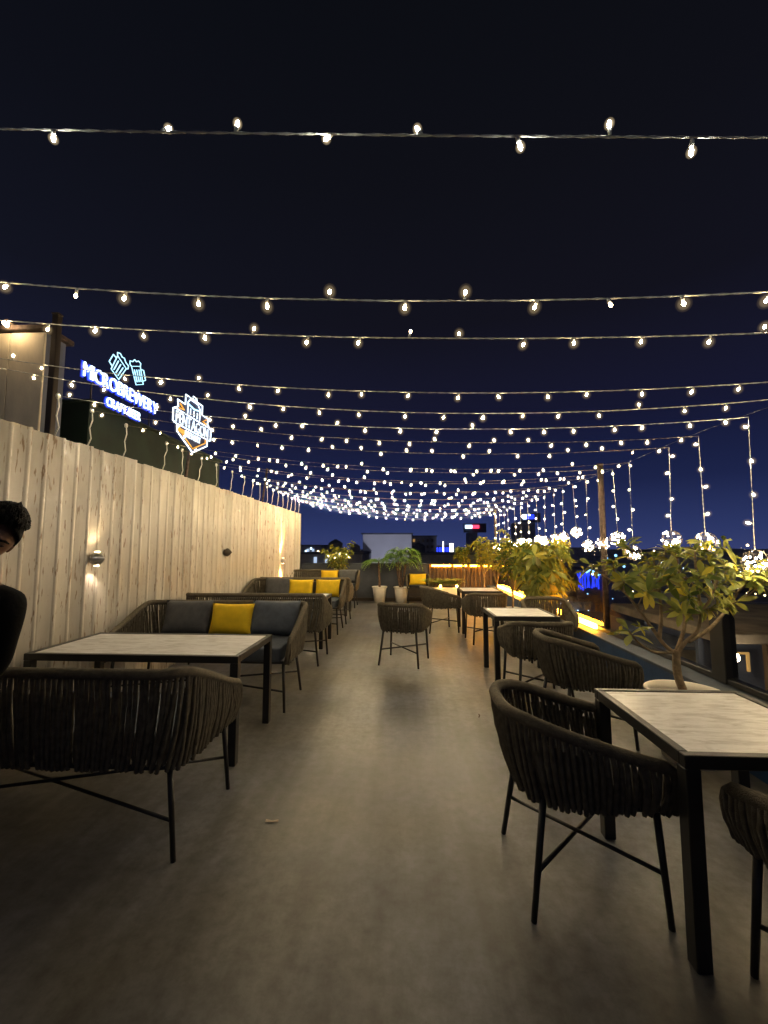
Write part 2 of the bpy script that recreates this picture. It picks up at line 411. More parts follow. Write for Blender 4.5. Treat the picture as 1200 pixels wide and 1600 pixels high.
# tall poles carrying the right cable, and the cable
for (yy, lab) in ((5.42, 'tall rusty pole rising from the right parapet through the fairy lights'), (11.75, 'far rusty pole at the end of the right parapet')):
    t = thing('cable_pole', lab, 'pole', (RX, yy, .502))
    b = MB(); b.tube([(0, 0, 0), (0, 0, 2.05)], .036, 10); b.build('shaft', M['rust'], t)
    b = MB(); b.tube([(0, 0, 2.051), (0, 0, 2.075)], .042, 10); b.build('cap', M['rust'], t)
# (the first tall pole stands in the railing line, cut into the bottom rail's axis)
b = MB(); b.tube([(RX, -2.4 + k * .5, 2.462 - .02 * math.sin(k * .9)) for k in range(30)], .0014, 5)
tag(b.build('support_cable', M['black_metal']), 'thin cable running along the right ends of the light strings', 'cable')

# ------------------------------------------------------------------ furniture
def rail_path(hw, yb, yf, zb, zf, rc, n_side=8, n_corner=9, n_back=6, front_drop=True, zbot=.44):
    """U-shaped top rail from the front left foot round the back to the front right; returns the half, mirrored"""
    pts = []
    if front_drop:
        pts += [(-hw + .03, yf + .006, zbot), (-hw + .015, yf + .014, zbot + .07), (-hw + .004, yf + .012, zf - .075), (-hw, yf - .002, zf - .022), (-hw, yf - .04, zf)]
    def z(y):
        t = max(0, min(1, (yf - .04 - y) / (yf - .04 - yb - .06))); t = t * (1 - .25) + .25 * t * t * (3 - 2 * t)
        return zf + (zb - zf) * t
    y0, y1 = yf - .04, yb + rc
    for k in range(1, n_side + 1):
        y = y0 + (y1 - y0) * k / n_side; pts.append((-hw, y, z(y)))
    for k in range(1, n_corner + 1):
        a = PI / 2 * k / n_corner
        x = -hw + rc * (1 - math.cos(a)); y = y1 - rc * math.sin(a); pts.append((x, y, z(y)))
    xs = -hw + rc
    for k in range(1, n_back + 1):
        pts.append((xs + (0 - xs) * k / n_back, yb, zb))
    half = [Vector(p) for p in pts]
    return half + [Vector((-p.x, p.y, p.z)) for p in reversed(half[:-1])]
def resample(pts, n):
    L = [0]
    for a, c in zip(pts[:-1], pts[1:]): L.append(L[-1] + (c - a).length)
    out = []; k = 0
    for i in range(n):
        s = L[-1] * i / (n - 1)
        while k < len(L) - 2 and L[k + 1] < s: k += 1
        t = (s - L[k]) / max(1e-9, L[k + 1] - L[k]); out.append(pts[k].lerp(pts[k + 1], min(1, t)))
    return out
def woven_seat(name, hw, yb, yf, zb, zf, rc, step, bhw, byb, byf, brc, legs, cushion, rng):
    """armchair / sofa shell in rope; legs: list of (top, foot)"""
    t = obj(name, None)
    top = rail_path(hw, yb, yf, zb, zf, rc)
    b = MB(); b.tube(top, [.018 if (i < 4 or i > len(top) - 5) else .027 for i in range(len(top))], 8); b.build('top_rail', M['rail_rope'], t)
    bot = rail_path(bhw, byb, byf, .445, .445, brc, front_drop=False)
    bot[0].y = byf; bot[-1].y = byf
    b = MB(); b.tube(bot + [Vector((0, byf, .445))], .013, 6, closed=True); b.build('seat_frame', M['black_metal'], t)
    up = top[3:-3]
    n = int(sum((c - a).length for a, c in zip(up[:-1], up[1:])) / step)
    T = resample(up, n); B = resample(bot, n)
    b = MB()
    cx = Vector((0, (byf + byb) / 2, 0))
    for i in range(n):
        a = T[i] + Vector((0, 0, -.004)); j = min(n - 1, max(0, i + rng.choice((-1, 0, 0, 0, 1)) * (1 if .06 < i / n < .94 else 0)))
        c = B[j].copy(); c.z -= .012 + rng.uniform(0, .014)
        out = Vector((a.x + c.x, a.y + c.y - 2 * cx.y, 0)); out.normalize()
        pts = []
        for k in range(6):
            s = k / 5
            p = a.lerp(c, s) + out * (.016 * math.sin(PI * s) + .011 * (1 - s) + .010 * s + rng.uniform(-.0025, .0025))
            p += Vector((rng.uniform(-.0015, .0015), rng.uniform(-.0015, .0015), 0))
            pts.append(p)
        b.tube(pts, .0112, 5, cap=False)
        # strand on the inner side of the rail
        if i < n - 1:
            a2 = T[i].lerp(T[i + 1], .5); c2 = B[i].lerp(B[i + 1], .5); c2.z -= .006
            b.tube([a2.lerp(c2, s) + out * (.004 * math.sin(PI * s) + .001) for s in (.22 + rng.uniform(-.06, .06), .4, .7, 1)], .0092, 5, cap=False)
    o = b.build('rope_weave', M['rope'], t); o['kind'] = 'stuff'
    for (p, q) in legs:
        m = MB(); m.tube([p, q], [.0155, .0125], 8); m.build('leg', M['black_metal'], t)
    def on(l, z): p, q = Vector(l[0]), Vector(l[1]); return p.lerp(q, (p.z - z) / (p.z - q.z))
    for (i, j, z) in ((0, 3, .197), (1, 2, .179)):
        m = MB(); m.tube([on(legs[i], z), on(legs[j], z)], .0095, 6); m.build('stretcher', M['black_metal'], t)
    return t
def cushion_mesh(lx, ly, lz, mat_, name, nx=14, ny=10, pinch=.06, seed=0):
    rng = random.Random(seed); m = MB(); vs = []; fs = []
    ph = [rng.uniform(0, 6) for _ in range(4)]
    for s in (1, -1):
        for j in range(ny + 1):
            for i in range(nx + 1):
                u = 2 * i / nx - 1; v = 2 * j / ny - 1
                x = lx / 2 * u * (1 - pinch * (1 - v * v) * abs(u) ** 3); y_ = ly / 2 * v * (1 - pinch * (1 - u * u) * abs(v) ** 3)
                h = ((1 - abs(u) ** 3.2) * (1 - abs(v) ** 3.2)) ** .5
                h *= 1 + .07 * math.sin(4 * u + ph[0]) * math.sin(3 * v + ph[1]) + .04 * math.sin(9 * u * v + ph[2])
                vs.append((x, y_, s * lz / 2 * h))
    K = (nx + 1) * (ny + 1)
    for j in range(ny):
        for i in range(nx):
            a = j * (nx + 1) + i
            fs.append((a, a + 1, a + nx + 2, a + nx + 1)); fs.append((K + a, K + a + nx + 1, K + a + nx + 2, K + a + 1))
    m.add(vs, fs, 0, True)
    me = m.mesh(name, mat_)
    bm = bmesh.new(); bm.from_mesh(me); bmesh.ops.remove_doubles(bm, verts=bm.verts, dist=1e-5); bm.to_mesh(me); bm.free()
    return me
def slab_cushion(lx, ly, lz, mat_, name):
    me = bpy.data.meshes.new(name); bm = bmesh.new(); bmesh.ops.create_cube(bm, size=1)
    bmesh.ops.scale(bm, vec=(lx, ly, lz), verts=bm.verts)
    bmesh.ops.bevel(bm, geom=list(bm.edges), offset=.022, segments=3, affect='EDGES', profile=.6)
    for f in bm.faces: f.smooth = True
    bm.to_mesh(me); bm.free(); me.materials.append(mat_); return me

rng = random.Random(3)
def make_chair():
    lg = [((-.215, -.205, .45), (-.262, -.272, 0)), ((.215, -.205, .45), (.262, -.272, 0)), ((-.245, .235, .45), (-.268, .262, 0)), ((.245, .235, .45), (.268, .262, 0))]
    t = woven_seat('armchair', .305, -.34, .285, .775, .63, .25, .0255, .262, -.265, .285, .19, lg, None, rng)
    obj('seat', slab_cushion(.46, .44, .06, M['dark_seat'], 'seat'), t, (0, .01, .482))
    return t
chairs = [  # x, y, rz (0 = facing away from the camera), label
    (.78, 2.10, -PI / 2, 'dark rope armchair turned to the right, nearest one fully in view beside the table'),
    (1.485, 1.40, 0, 'dark rope armchair cut by the right edge in front of the nearest right table'),
    (1.44, 3.58, -PI / 2 + .06, 'dark rope armchair turned right between the white plant pot and the aisle'),
    (1.32, 4.42, .03, 'dark rope armchair with its back to us, in front of the second right table'),
    (1.93, 5.90, PI - .10, 'dark rope armchair facing us behind the second right table by the orange strip'),
    (-.03, 5.66, -.27, 'lone dark rope armchair standing in the middle of the aisle'),
    (1.28, 6.95, .08, 'dark rope armchair with its back to us in front of the farthest right table'),
    (.62, 7.80, -PI / 2 + .22, 'dark rope armchair at the aisle side of the farthest right table'),
    (.32, 11.35, PI, 'dark rope armchair at the far end beside the potted palms with a yellow pillow'),
]
ch0 = make_chair()
for k, (x, y, rz, lab) in enumerate(chairs):
    c = ch0 if k == 0 else copy_tree(ch0)
    c.location = (x, y, 0); c.rotation_euler = (0, 0, rz); tag(c, lab, 'armchair', 'rope armchairs on the right side')
def make_sofa():
    lg = [((-.79, -.27, .45), (-.845, -.30, 0)), ((.79, -.27, .45), (.845, -.30, 0)), ((-.82, .27, .45), (-.848, .31, 0)), ((.82, .27, .45), (.848, .31, 0))]
    t = woven_seat('sofa', .89, -.39, .335, .895, .65, .13, .0265, .862, -.335, .31, .11, lg, None, rng)
    obj('seat_cushion', slab_cushion(1.60, .60, .13, M['slate'], 'seat_cushion'), t, (0, .02, .51))
    return t
SX = -1.965
sofas = [
    (SX, 2.375, 0, 'long dark rope sofa in the left foreground with its back to us'),
    (SX, 4.20, PI, 'long dark rope sofa facing us behind the nearest left table, one yellow pillow between grey'),
    (SX, 5.68, 0, 'long dark rope sofa with its back to us in front of the second left table'),
    (SX - .07, 7.62, PI, 'long dark rope sofa facing us behind the second left table with two yellow pillows'),
    (SX - .06, 8.60, 0, 'long dark rope sofa with its back to us, farthest of those turned away'),
    (SX - .16, 10.78, PI, 'long dark rope sofa facing us at the far end of the wall'),
]
so0 = make_sofa()
for k, (x, y, rz, lab) in enumerate(sofas):
    c = so0 if k == 0 else copy_tree(so0)
    c.location = (x, y, 0); c.rotation_euler = (0, 0, rz); tag(c, lab, 'sofa', 'rope sofas along the wall')

def make_table(name, wx, dy, lab, loc, group):
    t = thing(name, lab, 'table', loc, 0, group); h = .74
    L_ = .028
    for sx in (-1, 1):
        for sy in (-1, 1):
            b = MB(); cx, cy_ = sx * (wx / 2 - L_ - .001), sy * (dy / 2 - L_ - .001)
            b.rbox(cx - L_, cx + L_, cy_ - L_, cy_ + L_, 0, h - .0505, .003); b.build('leg', M['black_metal'], t)
    b = MB(); f = .036
    b.rbox(-wx / 2, wx / 2, -dy / 2, -dy / 2 + f, h - .05, h, .003); b.rbox(-wx / 2, wx / 2, dy / 2 - f, dy / 2, h - .05, h, .003)
    b.rbox(-wx / 2, -wx / 2 + f, -dy / 2 + f + .0005, dy / 2 - f - .0005, h - .05, h, .003); b.rbox(wx / 2 - f, wx / 2, -dy / 2 + f + .0005, dy / 2 - f - .0005, h - .05, h, .003)
    b.build('frame', M['black_metal'], t)
    b = MB(); b.rbox(-wx / 2 + f + .002, wx / 2 - f - .002, -dy / 2 + f + .002, dy / 2 - f - .002, h - .03, h - .004, .002); b.build('top', M['top'], t)
    return t
GL = 'tables along the wall'; GR = 'tables along the railing'
make_table('long_table', 1.58, .76, 'long black framed table with pale top, nearest on the left', (-1.97, 3.32, 0), GL)
make_table('long_table', 1.56, .76, 'long black framed table with pale top, second along the wall', (-2.02, 6.64, 0), GL)
make_table('long_table', 1.56, .76, 'long black framed table with pale top, farthest along the wall', (-2.08, 9.62, 0), GL)
make_table('square_table', .74, .74, 'square black framed table with pale top, nearest on the right', (1.39, 2.025, 0), GR)
make_table('square_table', .72, .72, 'square black framed table with pale top, second on the right', (1.34, 5.13, 0), GR)
make_table('square_table', .72, .72, 'square black framed table with pale top, farthest on the right', (1.34, 7.84, 0), GR)

# pillows
PCH = [cushion_mesh(.52, .36, .15, M['charcoal'], 'pillow', seed=k) for k in range(2)]
PSL = cushion_mesh(.54, .37, .15, M['slate'], 'pillow', seed=5)
PYE = [cushion_mesh(.47, .33, .15, M['yellow'], 'pillow', seed=8 + k) for k in range(3)]
def pillow(me, x, y, z, tilt, rz, lab):
    # stands upright, leaning back against a back that lies towards +Y (sofa facing the camera)
    o = obj('pillow', me, None, (x, y, z), (PI / 2 - tilt, 0, rz)); tag(o, lab, 'pillow', 'pillows on the rope seats'); return o
yb = 4.46
pillow(PCH[0], -2.36, yb, .758, .30, .03, 'charcoal pillow at the wall end of the nearest facing sofa')
pillow(PYE[0], -1.86, yb - .03, .745, .28, -.03, 'yellow pillow between two grey ones on the nearest facing sofa')
pillow(PSL, -1.40, yb - .01, .760, .34, -.05, 'slate grey pillow at the aisle end of the nearest facing sofa')
yb = 7.88
pillow(PCH[1], -2.42, yb, .758, .3, .02, 'charcoal pillow left of the two yellow ones on the second facing sofa')
pillow(PYE[1], -1.98, yb - .03, .745, .28, .02, 'left one of the two yellow pillows side by side')
pillow(PYE[2], -1.47, yb - .04, .748, .3, -.05, 'right one of the two yellow pillows side by side')
yb = 11.04
pillow(PYE[0], -2.02, yb - .02, .748, .28, .04, 'lone yellow pillow on the farthest facing sofa')
pillow(PCH[0], -1.54, yb - .01, .755, .3, -.03, 'charcoal pillow beside the yellow one on the farthest sofa')
pillow(PYE[1], .32, 11.47, .64, .32, 0, 'yellow pillow in the armchair at the far end near the palms')

# ------------------------------------------------------------------ wall lamps
def sconce(px, py, lit, power, lab):
    p = at_x(px, py, WX + .03)
    t = thing('wall_lamp', lab, 'wall lamp', (WX + .022, p.y, p.z), 0, 'lamps on the cladding wall')
    Mx = Matrix.Rotation(PI / 2, 4, 'Y')
    b = MB(); b.lathe([(0, 0), (.05, 0), (.05, .012), (0, .0125)], 20, M=Mx); b.build('back_plate', M['silver'] if lit else M['dark_bronze'], t)
    b = MB(); b.lathe([(.018, .013), (.056, .019), (.068, .038), (.066, .055), (.038, .090), (.004, .120), (0, .1205)], 24, M=Mx)
    b.build('shade', M['silver'] if lit else M['dark_bronze'], t)
    if lit:
        for s in (1, -1):
            b = MB(); b.lathe([(0, 0), (.022, 0), (.024, .006), (0, .008)], 14, M=Matrix.Translation((.042, 0, s * .064)) @ (Matrix.Identity(4) if s > 0 else Matrix.Rotation(PI, 4, 'X')))
            b.build('lens', emis('lamp_lens', (1, .72, .40), 12), t)
            ld = bpy.data.lights.new('lamp_beam', 'SPOT'); ld.energy = power; ld.color = (1, .54, .14) if power > 20 else (1, .74, .42) if s > 0 else (1, .80, .58)
            ld.spot_size = math.radians(64 if power > 20 else 100); ld.spot_blend = .8; ld.shadow_soft_size = .012
            lo = obj('lamp_beam', ld, t, (.055, 0, s * .086), ((PI if s > 0 else 0), 0, 0))
            lo.rotation_euler = (PI - .0 if s > 0 else 0, (-.05 if power > 20 else -.22) if s > 0 else (.05 if power > 20 else .22), 0)
    return t
sconce(146, 873, True, 4.0, 'silver wall lamp casting beams up and down, nearest one')
sconce(352, 863, False, 0, 'unlit dark wall lamp in the middle of the flecked wall')
sconce(440, 876, True, 420.0, 'glowing wall lamp near the far end of the wall')

# ------------------------------------------------------------------ fairy lights
def bulb_mesh(m0, r, globe=4, el=1.5, gs=1.):  # globe counts the added halo shells, not real glass
    q = MB(); q.ico((0, 0, -.030), r, 2, 0, (1, 1, el)); q.tube([(0, 0, -.002), (0, 0, -.018)], [.004, .0065], 6, mat=1)
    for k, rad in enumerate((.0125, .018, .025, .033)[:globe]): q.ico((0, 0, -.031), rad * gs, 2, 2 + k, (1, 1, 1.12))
    return q.mesh('bulb', [m0, M['wire']] + M['halo_shell'])
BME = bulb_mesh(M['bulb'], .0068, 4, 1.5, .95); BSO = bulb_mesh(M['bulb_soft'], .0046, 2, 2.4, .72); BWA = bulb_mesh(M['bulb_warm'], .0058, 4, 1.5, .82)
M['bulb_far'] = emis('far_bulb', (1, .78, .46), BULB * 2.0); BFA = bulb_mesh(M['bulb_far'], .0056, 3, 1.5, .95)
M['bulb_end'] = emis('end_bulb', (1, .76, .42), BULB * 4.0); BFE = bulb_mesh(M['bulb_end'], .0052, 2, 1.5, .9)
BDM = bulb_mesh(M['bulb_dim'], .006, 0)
strings = [  # y left, y right, sag
    (.988, 1.012, .038), (1.553, 1.432, .193), (2.004, 1.809, .123), (2.525, 2.346, .185), (2.75, 2.676, .215),
    (3.35, 3.10, .176), (3.74, 3.62, .160), (4.23, 4.02, .165), (4.99, 4.73, .18), (5.36, 5.10, .15), (5.89, 5.44, .20), (6.37, 5.86, .16),
    (6.98, 6.31, .22), (7.53, 6.71, .17), (7.95, 7.12, .24), (8.35, 7.57, .19), (8.8, 8.08, .26), (9.2, 8.65, .18), (9.6, 9.18, .24),
    (9.95, 9.7, .20), (10.4, 10.32, .27), (10.75, 10.7, .22), (11.1, 11.2, .25), (11.5, 11.7, .30)]
BALLPX = [(1163, 876), (1098, 847), (1047, 843), (988, 864), (957, 842), (936, 849), (917, 853), (897, 832), (881, 839), (866, 841), (852, 846), (837, 843), (826, 848), (814, 846)]
DROPZ = {5 + k: at_x(px, py, RX).z + .1 for k, (px, py) in enumerate(BALLPX)}
rs = random.Random(11)
for k, (yl, yr, sag) in enumerate(strings):
    lab = f'sagging string of warm fairy lights, {ORD[k]} counting from the camera'
    t = thing('fairy_light_string', lab, 'string light', (WX, yl, 2.81), 0, 'fairy light strings over the terrace')
    P0 = Vector((WX, yl, 2.81 + rs.uniform(-.01, .01) * (k > 6))); P1 = Vector((RX, yr, 2.45))
    base = Vector((WX, yl, 2.81))
    def pos(s): 
        p = P0.lerp(P1, s); p.z -= 4 * sag * s * (1 - s); return p
    nseg = 60
    b = MB()
    for ph in (0, PI):     # twisted pair
        pts = []
        for i in range(nseg * 3 + 1):
            s = i / (nseg * 3); p = pos(s) - base; a = ph + i * 1.6
            pts.append(p + Vector((0, math.cos(a), math.sin(a))) * .0017)
        b.tube(pts, .0021 if k < 6 else .0013, 4)
    b.build('wire', M['wire'] if k < 6 else M['wire_warm'], t)
    # support hook on top of the wall
    b = MB(); q = Vector((0, 0, 0)); wob = rs.uniform(-.05, .05)
    b.tube([(-.01, wob - .03, -.36), (.0, wob, -.27), (.015, wob * .7 - .04, -.18), (.005, .01, -.09), (0, 0, .012)], .0055, 6); b.build('support_wire', M['hook_wire'], t)
    b = MB(); b.lathe([(0, -.02), (.012, -.02), (.017, -.005), (.017, .012), (.009, .024), (0, .024)], 10); b.build('insulator', M['hook_wire'], t)
    L_ = (P1 - P0).length; n = int(L_ / .262); off = rs.uniform(.3, .7)
    if k == 0: n = 23
    for i in range(n):
        s = (i + off + rs.uniform(-.15, .15)) / n
        p = pos(s) - base
        dim = rs.random() < .05
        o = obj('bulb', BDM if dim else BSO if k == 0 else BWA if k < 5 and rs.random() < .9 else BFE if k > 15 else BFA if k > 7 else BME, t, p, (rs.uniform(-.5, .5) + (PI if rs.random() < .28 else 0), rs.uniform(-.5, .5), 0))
    if k >= 3:
        z1 = DROPZ.get(k, 1.5 + rs.uniform(.02, .2)); lz = 2.45 - z1; dx = rs.uniform(-.03, .03); Q = P1 - base
        b = MB()
        for ph in (0, PI):
            b.tube([Q + Vector((dx * i / 40, 0, -lz * i / 40)) + Vector((math.cos(ph + i * 1.6), math.sin(ph + i * 1.6), 0)) * .0016 for i in range(41)], .0016, 4)
        b.build('drop_wire', M['wire'], t)
        nd = 4
        for i in range(nd):
            s = (i + .35 + rs.uniform(-.15, .15)) / nd
            dim = rs.random() < .08
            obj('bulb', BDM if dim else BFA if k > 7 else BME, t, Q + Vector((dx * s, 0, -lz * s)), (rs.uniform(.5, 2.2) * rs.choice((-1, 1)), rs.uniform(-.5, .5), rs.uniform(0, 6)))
        bt = thing('ball_lamp', f'glowing wire ball of tiny lights hanging on the right, {ORD[k - 3]} from the camera', 'ball lamp', (RX + dx, yr, z1 - .1), 0, 'glowing balls over the railing')
        R_ = .082
        b = MB()
        for j in range(7):
            a = PI * j / 7; tl = rs.uniform(-.3, .3)
            Mr = Matrix.Rotation(a, 3, 'Z') @ Matrix.Rotation(tl, 3, 'X')
            b.tube([Mr @ Vector((R_ * math.cos(x * PI / 9), 0, R_ * math.sin(x * PI / 9))) for x in range(18)], .0013, 4, closed=True)
        for zz in (-.05, 0, .05):
            r = math.sqrt(R_ * R_ - zz * zz); b.tube([(r * math.cos(x * PI / 9), r * math.sin(x * PI / 9), zz) for x in range(18)], .0013, 4, closed=True)
        b.build('wire_cage', M['dark_bronze'], bt)
        b = MB(); b.tube([(0, 0, R_), (0, 0, .104)], .004, 6); b.build('hook', M['wire'], bt)
        b = MB()
        for j in range(30):
            u = Vector((rs.gauss(0, 1), rs.gauss(0, 1), rs.gauss(0, 1))).normalized() * R_ * rs.uniform(.55, 1.04)
            b.ico(u, .0062, 1)
        o = b.build('mini_lights', M['ball'], bt); o['kind'] = 'stuff'

# ------------------------------------------------------------------ orange strips
def strip(p, q, lab):
    p, q = Vector(p), Vector(q); L_ = (q - p).length
    t = thing('led_strip', lab, 'light strip', p, math.atan2((q - p).y, (q - p).x), 'orange light strips on the edge')
    b = MB(); b.rbox(0, L_, -.02, .02, 0, .012, .003); b.build('channel', M['dark_bronze'], t)
    b = MB(); b.rbox(.01, L_ - .01, -.018, .018, .0125, .075, .004); b.build('diffuser', M['led_orange'], t)
    return t
for k, (a_, c_) in enumerate(((5.55, 7.05), (8.0, 8.28), (8.34, 9.25), (9.32, 10.35), (10.42, 11.4))):
    strip((RX - .075, c_, .4525), (RX - .075, a_, .4525), f'glowing orange light strip on the right parapet, {ORD[k]} from the camera')
for k, (a_, c_) in enumerate(((.72, 1.28), (1.34, 1.72), (1.80, 2.10), (2.16, 2.55))):
    strip((a_, 11.915, .965), (c_, 11.915, .965), f'glowing orange light strip on the far slat screen, {ORD[k]} from its left end')

# ------------------------------------------------------------------ plants
def leaf_mesh(name, L, W, droop, mat_, cup=.25):
    m = MB(); vs = []; fs = []; n = 6
    prof = [.10, .42, .74, .98, 1.0, .72, .06]
    for i in range(n + 1):
        s = i / n; y = L * s; z = -droop * L * s * s; hw = W / 2 * prof[i]
        vs += [(-hw, y, z + cup * hw), (0, y, z), (hw, y, z + cup * hw)]
    for i in range(n):
        a = i * 3; fs += [(a, a + 1, a + 4, a + 3), (a + 1, a + 2, a + 5, a + 4)]
    m.add(vs, fs, 0, True); return m.mesh(name, mat_)
LV = [leaf_mesh('leaf', .15, .050, d, M[mm]) for d in (.15, .4, .7) for mm in ('leaf_green', 'leaf_green', 'leaf_yellow')] + [leaf_mesh('leaf', .12, .05, .6, M['leaf_brown'])]
def pick(r, yel): 
    x = r.random()
    if x < yel: return LV[r.choice((2, 5, 8))]
    if x < yel + .06: return LV[9]
    return LV[r.choice((0, 1, 3, 4, 6, 7))]
def smooth_path(pts, n=5):
    out = []; P = [Vector(p) for p in pts]
    for i in range(len(P) - 1):
        a = P[max(0, i - 1)]; b_ = P[i]; c = P[i + 1]; d = P[min(len(P) - 1, i + 2)]
        for k in range(n):
            t = k / n; out.append(.5 * ((2 * b_) + (c - a) * t + (2 * a - 5 * b_ + 4 * c - d) * t * t + (3 * b_ - a - 3 * c + d) * t ** 3))
    out.append(P[-1]); return out
def branch(pts, r0, r1, name, parent, mat_='bark'):
    p = smooth_path(pts); n = len(p); b = MB(); b.tube(p, [r0 + (r1 - r0) * i / (n - 1) for i in range(n)], 7); return b.build(name, M[mat_], parent)
def pot_parts(t, R0, R1, H, soil=True):
    b = MB(); b.lathe([(0, 0), (R0, 0), (R1 - .012, H - .04), (R1 - .012, H - .035), (R1 + .006, H - .034), (R1 + .010, H - .004), (R1 + .004, H), (R1 - .016, H), (R1 - .026, H - .05), (R1 - .035, H - .08), (0, H - .08)], 36)
    b.build('pot', M['white_pot'], t)
    b = MB(); rr = random.Random(5); n = 28; vs = [(0, 0, H - .05)]
    for q, rad in ((1, .5), (2, .93)):
        for k in range(n):
            a = 2 * PI * k / n; vs.append(((R1 - .03) * rad * math.cos(a), (R1 - .03) * rad * math.sin(a), H - .055 + rr.uniform(-.012, .012) - .012 * (q - 1)))
    fs = [(0, 1 + k, 1 + (k + 1) % n) for k in range(n)] + [(1 + k, 1 + n + k, 1 + n + (k + 1) % n, 1 + (k + 1) % n) for k in range(n)]
    b.add(vs, fs, 0, True); b.build('soil', M['soil'], t)
def whorl(t, p, d, n, r, size=1., yel=.15, spread=1.1, as_mesh=None):
    """leaves radiating from a twig tip p that points along d"""
    d = Vector(d).normalized(); q = d.to_track_quat('Z', 'Y')
    for i in range(n):
        a = 2 * PI * i / n * 1.0 + r.uniform(-.35, .35); e = spread * r.uniform(.55, 1.25)
        v = q @ Vector((math.sin(e) * math.cos(a), math.sin(e) * math.sin(a), math.cos(e)))
        nn = q @ Vector((-math.cos(e) * math.cos(a), -math.cos(e) * math.sin(a), math.sin(e)))
        x = v.cross(nn); Rm = Matrix((x, v, nn)).transposed() @ Matrix.Rotation(r.uniform(-.5, .5), 3, 'Y')
        s = size * r.uniform(.7, 1.2)
        o = obj('leaf', pick(r, yel), t, Vector(p) + d * r.uniform(-.05, .02)); o.rotation_mode = 'QUATERNION'
        o.rotation_quaternion = Rm.to_quaternion(); o.scale = (s, s, s)

# nearest plant on the right
PX, PYY = 2.02, 3.22
t = thing('potted_plant', 'large leafy potted shrub in a wide white pot by the nearest black post', 'potted plant', (PX, PYY, 0), 0, 'potted plants along the railing')
pot_parts(t, .17, .255, .47)
def W(px, py, dy=0): 
    v = at_y(px, py, PYY + dy) - Vector((PX, PYY, 0)); return v
branch([(.01, 0, .40), W(1060, 1058), W(1057, 1030), W(1058, 1016)], .030, .025, 'trunk', t)
root_ = W(1058, 1024)
r = random.Random(21)
limbs = [
    [root_, W(1036, 1005, .02), W(1012, 972, .05), W(975, 925, .10), W(925, 885, .16)],
    [root_, W(1070, 1004, -.03), W(1090, 985, -.06), W(1094, 950, -.08), W(1088, 900, -.08), W(1086, 862, -.06)],
    [W(1075, 1002, -.04), W(1105, 985, 0), W(1132, 957, .03), W(1156, 920, .05), W(1170, 888, .06)],
    [W(1030, 998, .03), W(1033, 960, .08), W(1029, 915, .10), W(1020, 868, .12)],
    [W(1058, 1015), W(1068, 985, .10), W(1070, 950, .18), W(1062, 900, .22), W(1055, 862, .22)],
    [W(1050, 1020), W(1020, 1018, -.05), W(998, 1004, -.08), W(983, 986, -.10)],
    [W(1092, 960, -.08), W(1110, 935, -.14), W(1122, 905, -.18)],
    [W(975, 925, .10), W(962, 902, .05), W(958, 880, .02)],
]
tips = []
for k, l in enumerate(limbs):
    branch(l, .016 if k < 5 else .009, .006 if k < 5 else .006, 'limb', t); tips.append((l[-1], (l[-1] - l[-2])))
for k, l in enumerate(limbs[:5] + [limbs[6]]):
    for j in range(3 if k != 2 else 3):
        s = r.uniform(.55, .95); P = smooth_path(l, 6); a = P[int(s * (len(P) - 1))]
        e = a + Vector((r.uniform(-.20, .20), r.uniform(-.22, .18), r.uniform(.04, .20)))
        branch([a, a.lerp(e, .5) + Vector((0, 0, -.015)), e], .007, .004, 'twig', t); tips.append((e, e - a))
for (px, py, dy) in ((1010, 925, -.1), (1045, 905, -.12), (1075, 930, -.15), (1108, 950, -.1), (1065, 955, -.05), (1125, 930, -.1), (1150, 940, .0), (1095, 900, -.2), (1000, 895, .0), (1140, 885, -.1), (1180, 905, .05)):
    e = W(px, py, dy); near = min((q for l in limbs for q in smooth_path(l, 6)), key=lambda q: (q - e).length)
    branch([near, near.lerp(e, .5) + Vector((0, 0, -.012)), e], .006, .004, 'twig', t); tips.append((e, (e - near).normalized() * .3 + Vector((0, -.35, .1))))
fine = []
for j, (p, d) in enumerate(tips):
    d = Vector(d).normalized() + Vector((0, -.25, .25))
    whorl(t, p, d, 9 if j != 5 else 6, r, r.uniform(.62, .88), .16, 1.25); fine.append((p, d))

# second plant, dense drooping
FINE_TREE = t; FINE_TIPS = fine
t = thing('potted_plant', 'dense potted shrub with drooping yellow green leaves beside the orange strip', 'potted plant', (2.08, 6.62, 0), 0, 'potted plants along the railing')
pot_parts(t, .14, .21, .42)
r = random.Random(5)
for k in range(9):
    a = 2 * PI * k / 9 + r.uniform(-.3, .3); R_ = r.uniform(.12, .42)
    top = Vector((R_ * math.cos(a) + .07, R_ * math.sin(a) * .8, r.uniform(.95, 1.62)))
    pts = [(0.03 * math.cos(a), .03 * math.sin(a), .36), (R_ * .4 * math.cos(a), R_ * .4 * math.sin(a), .7), top]
    branch(pts, .013, .006, 'stem', t); P = smooth_path(pts, 6)
    for s in (.45, .62, .8, 1.0):
        p = P[int(s * (len(P) - 1))] + Vector((r.uniform(-.12, .12), r.uniform(-.12, .12), r.uniform(-.03, .06))); p.z = max(p.z, .80)
        whorl(t, p, (math.cos(a) * .8, math.sin(a) * .8 - .3, .35), 8, r, 1.45, .24, 1.45)

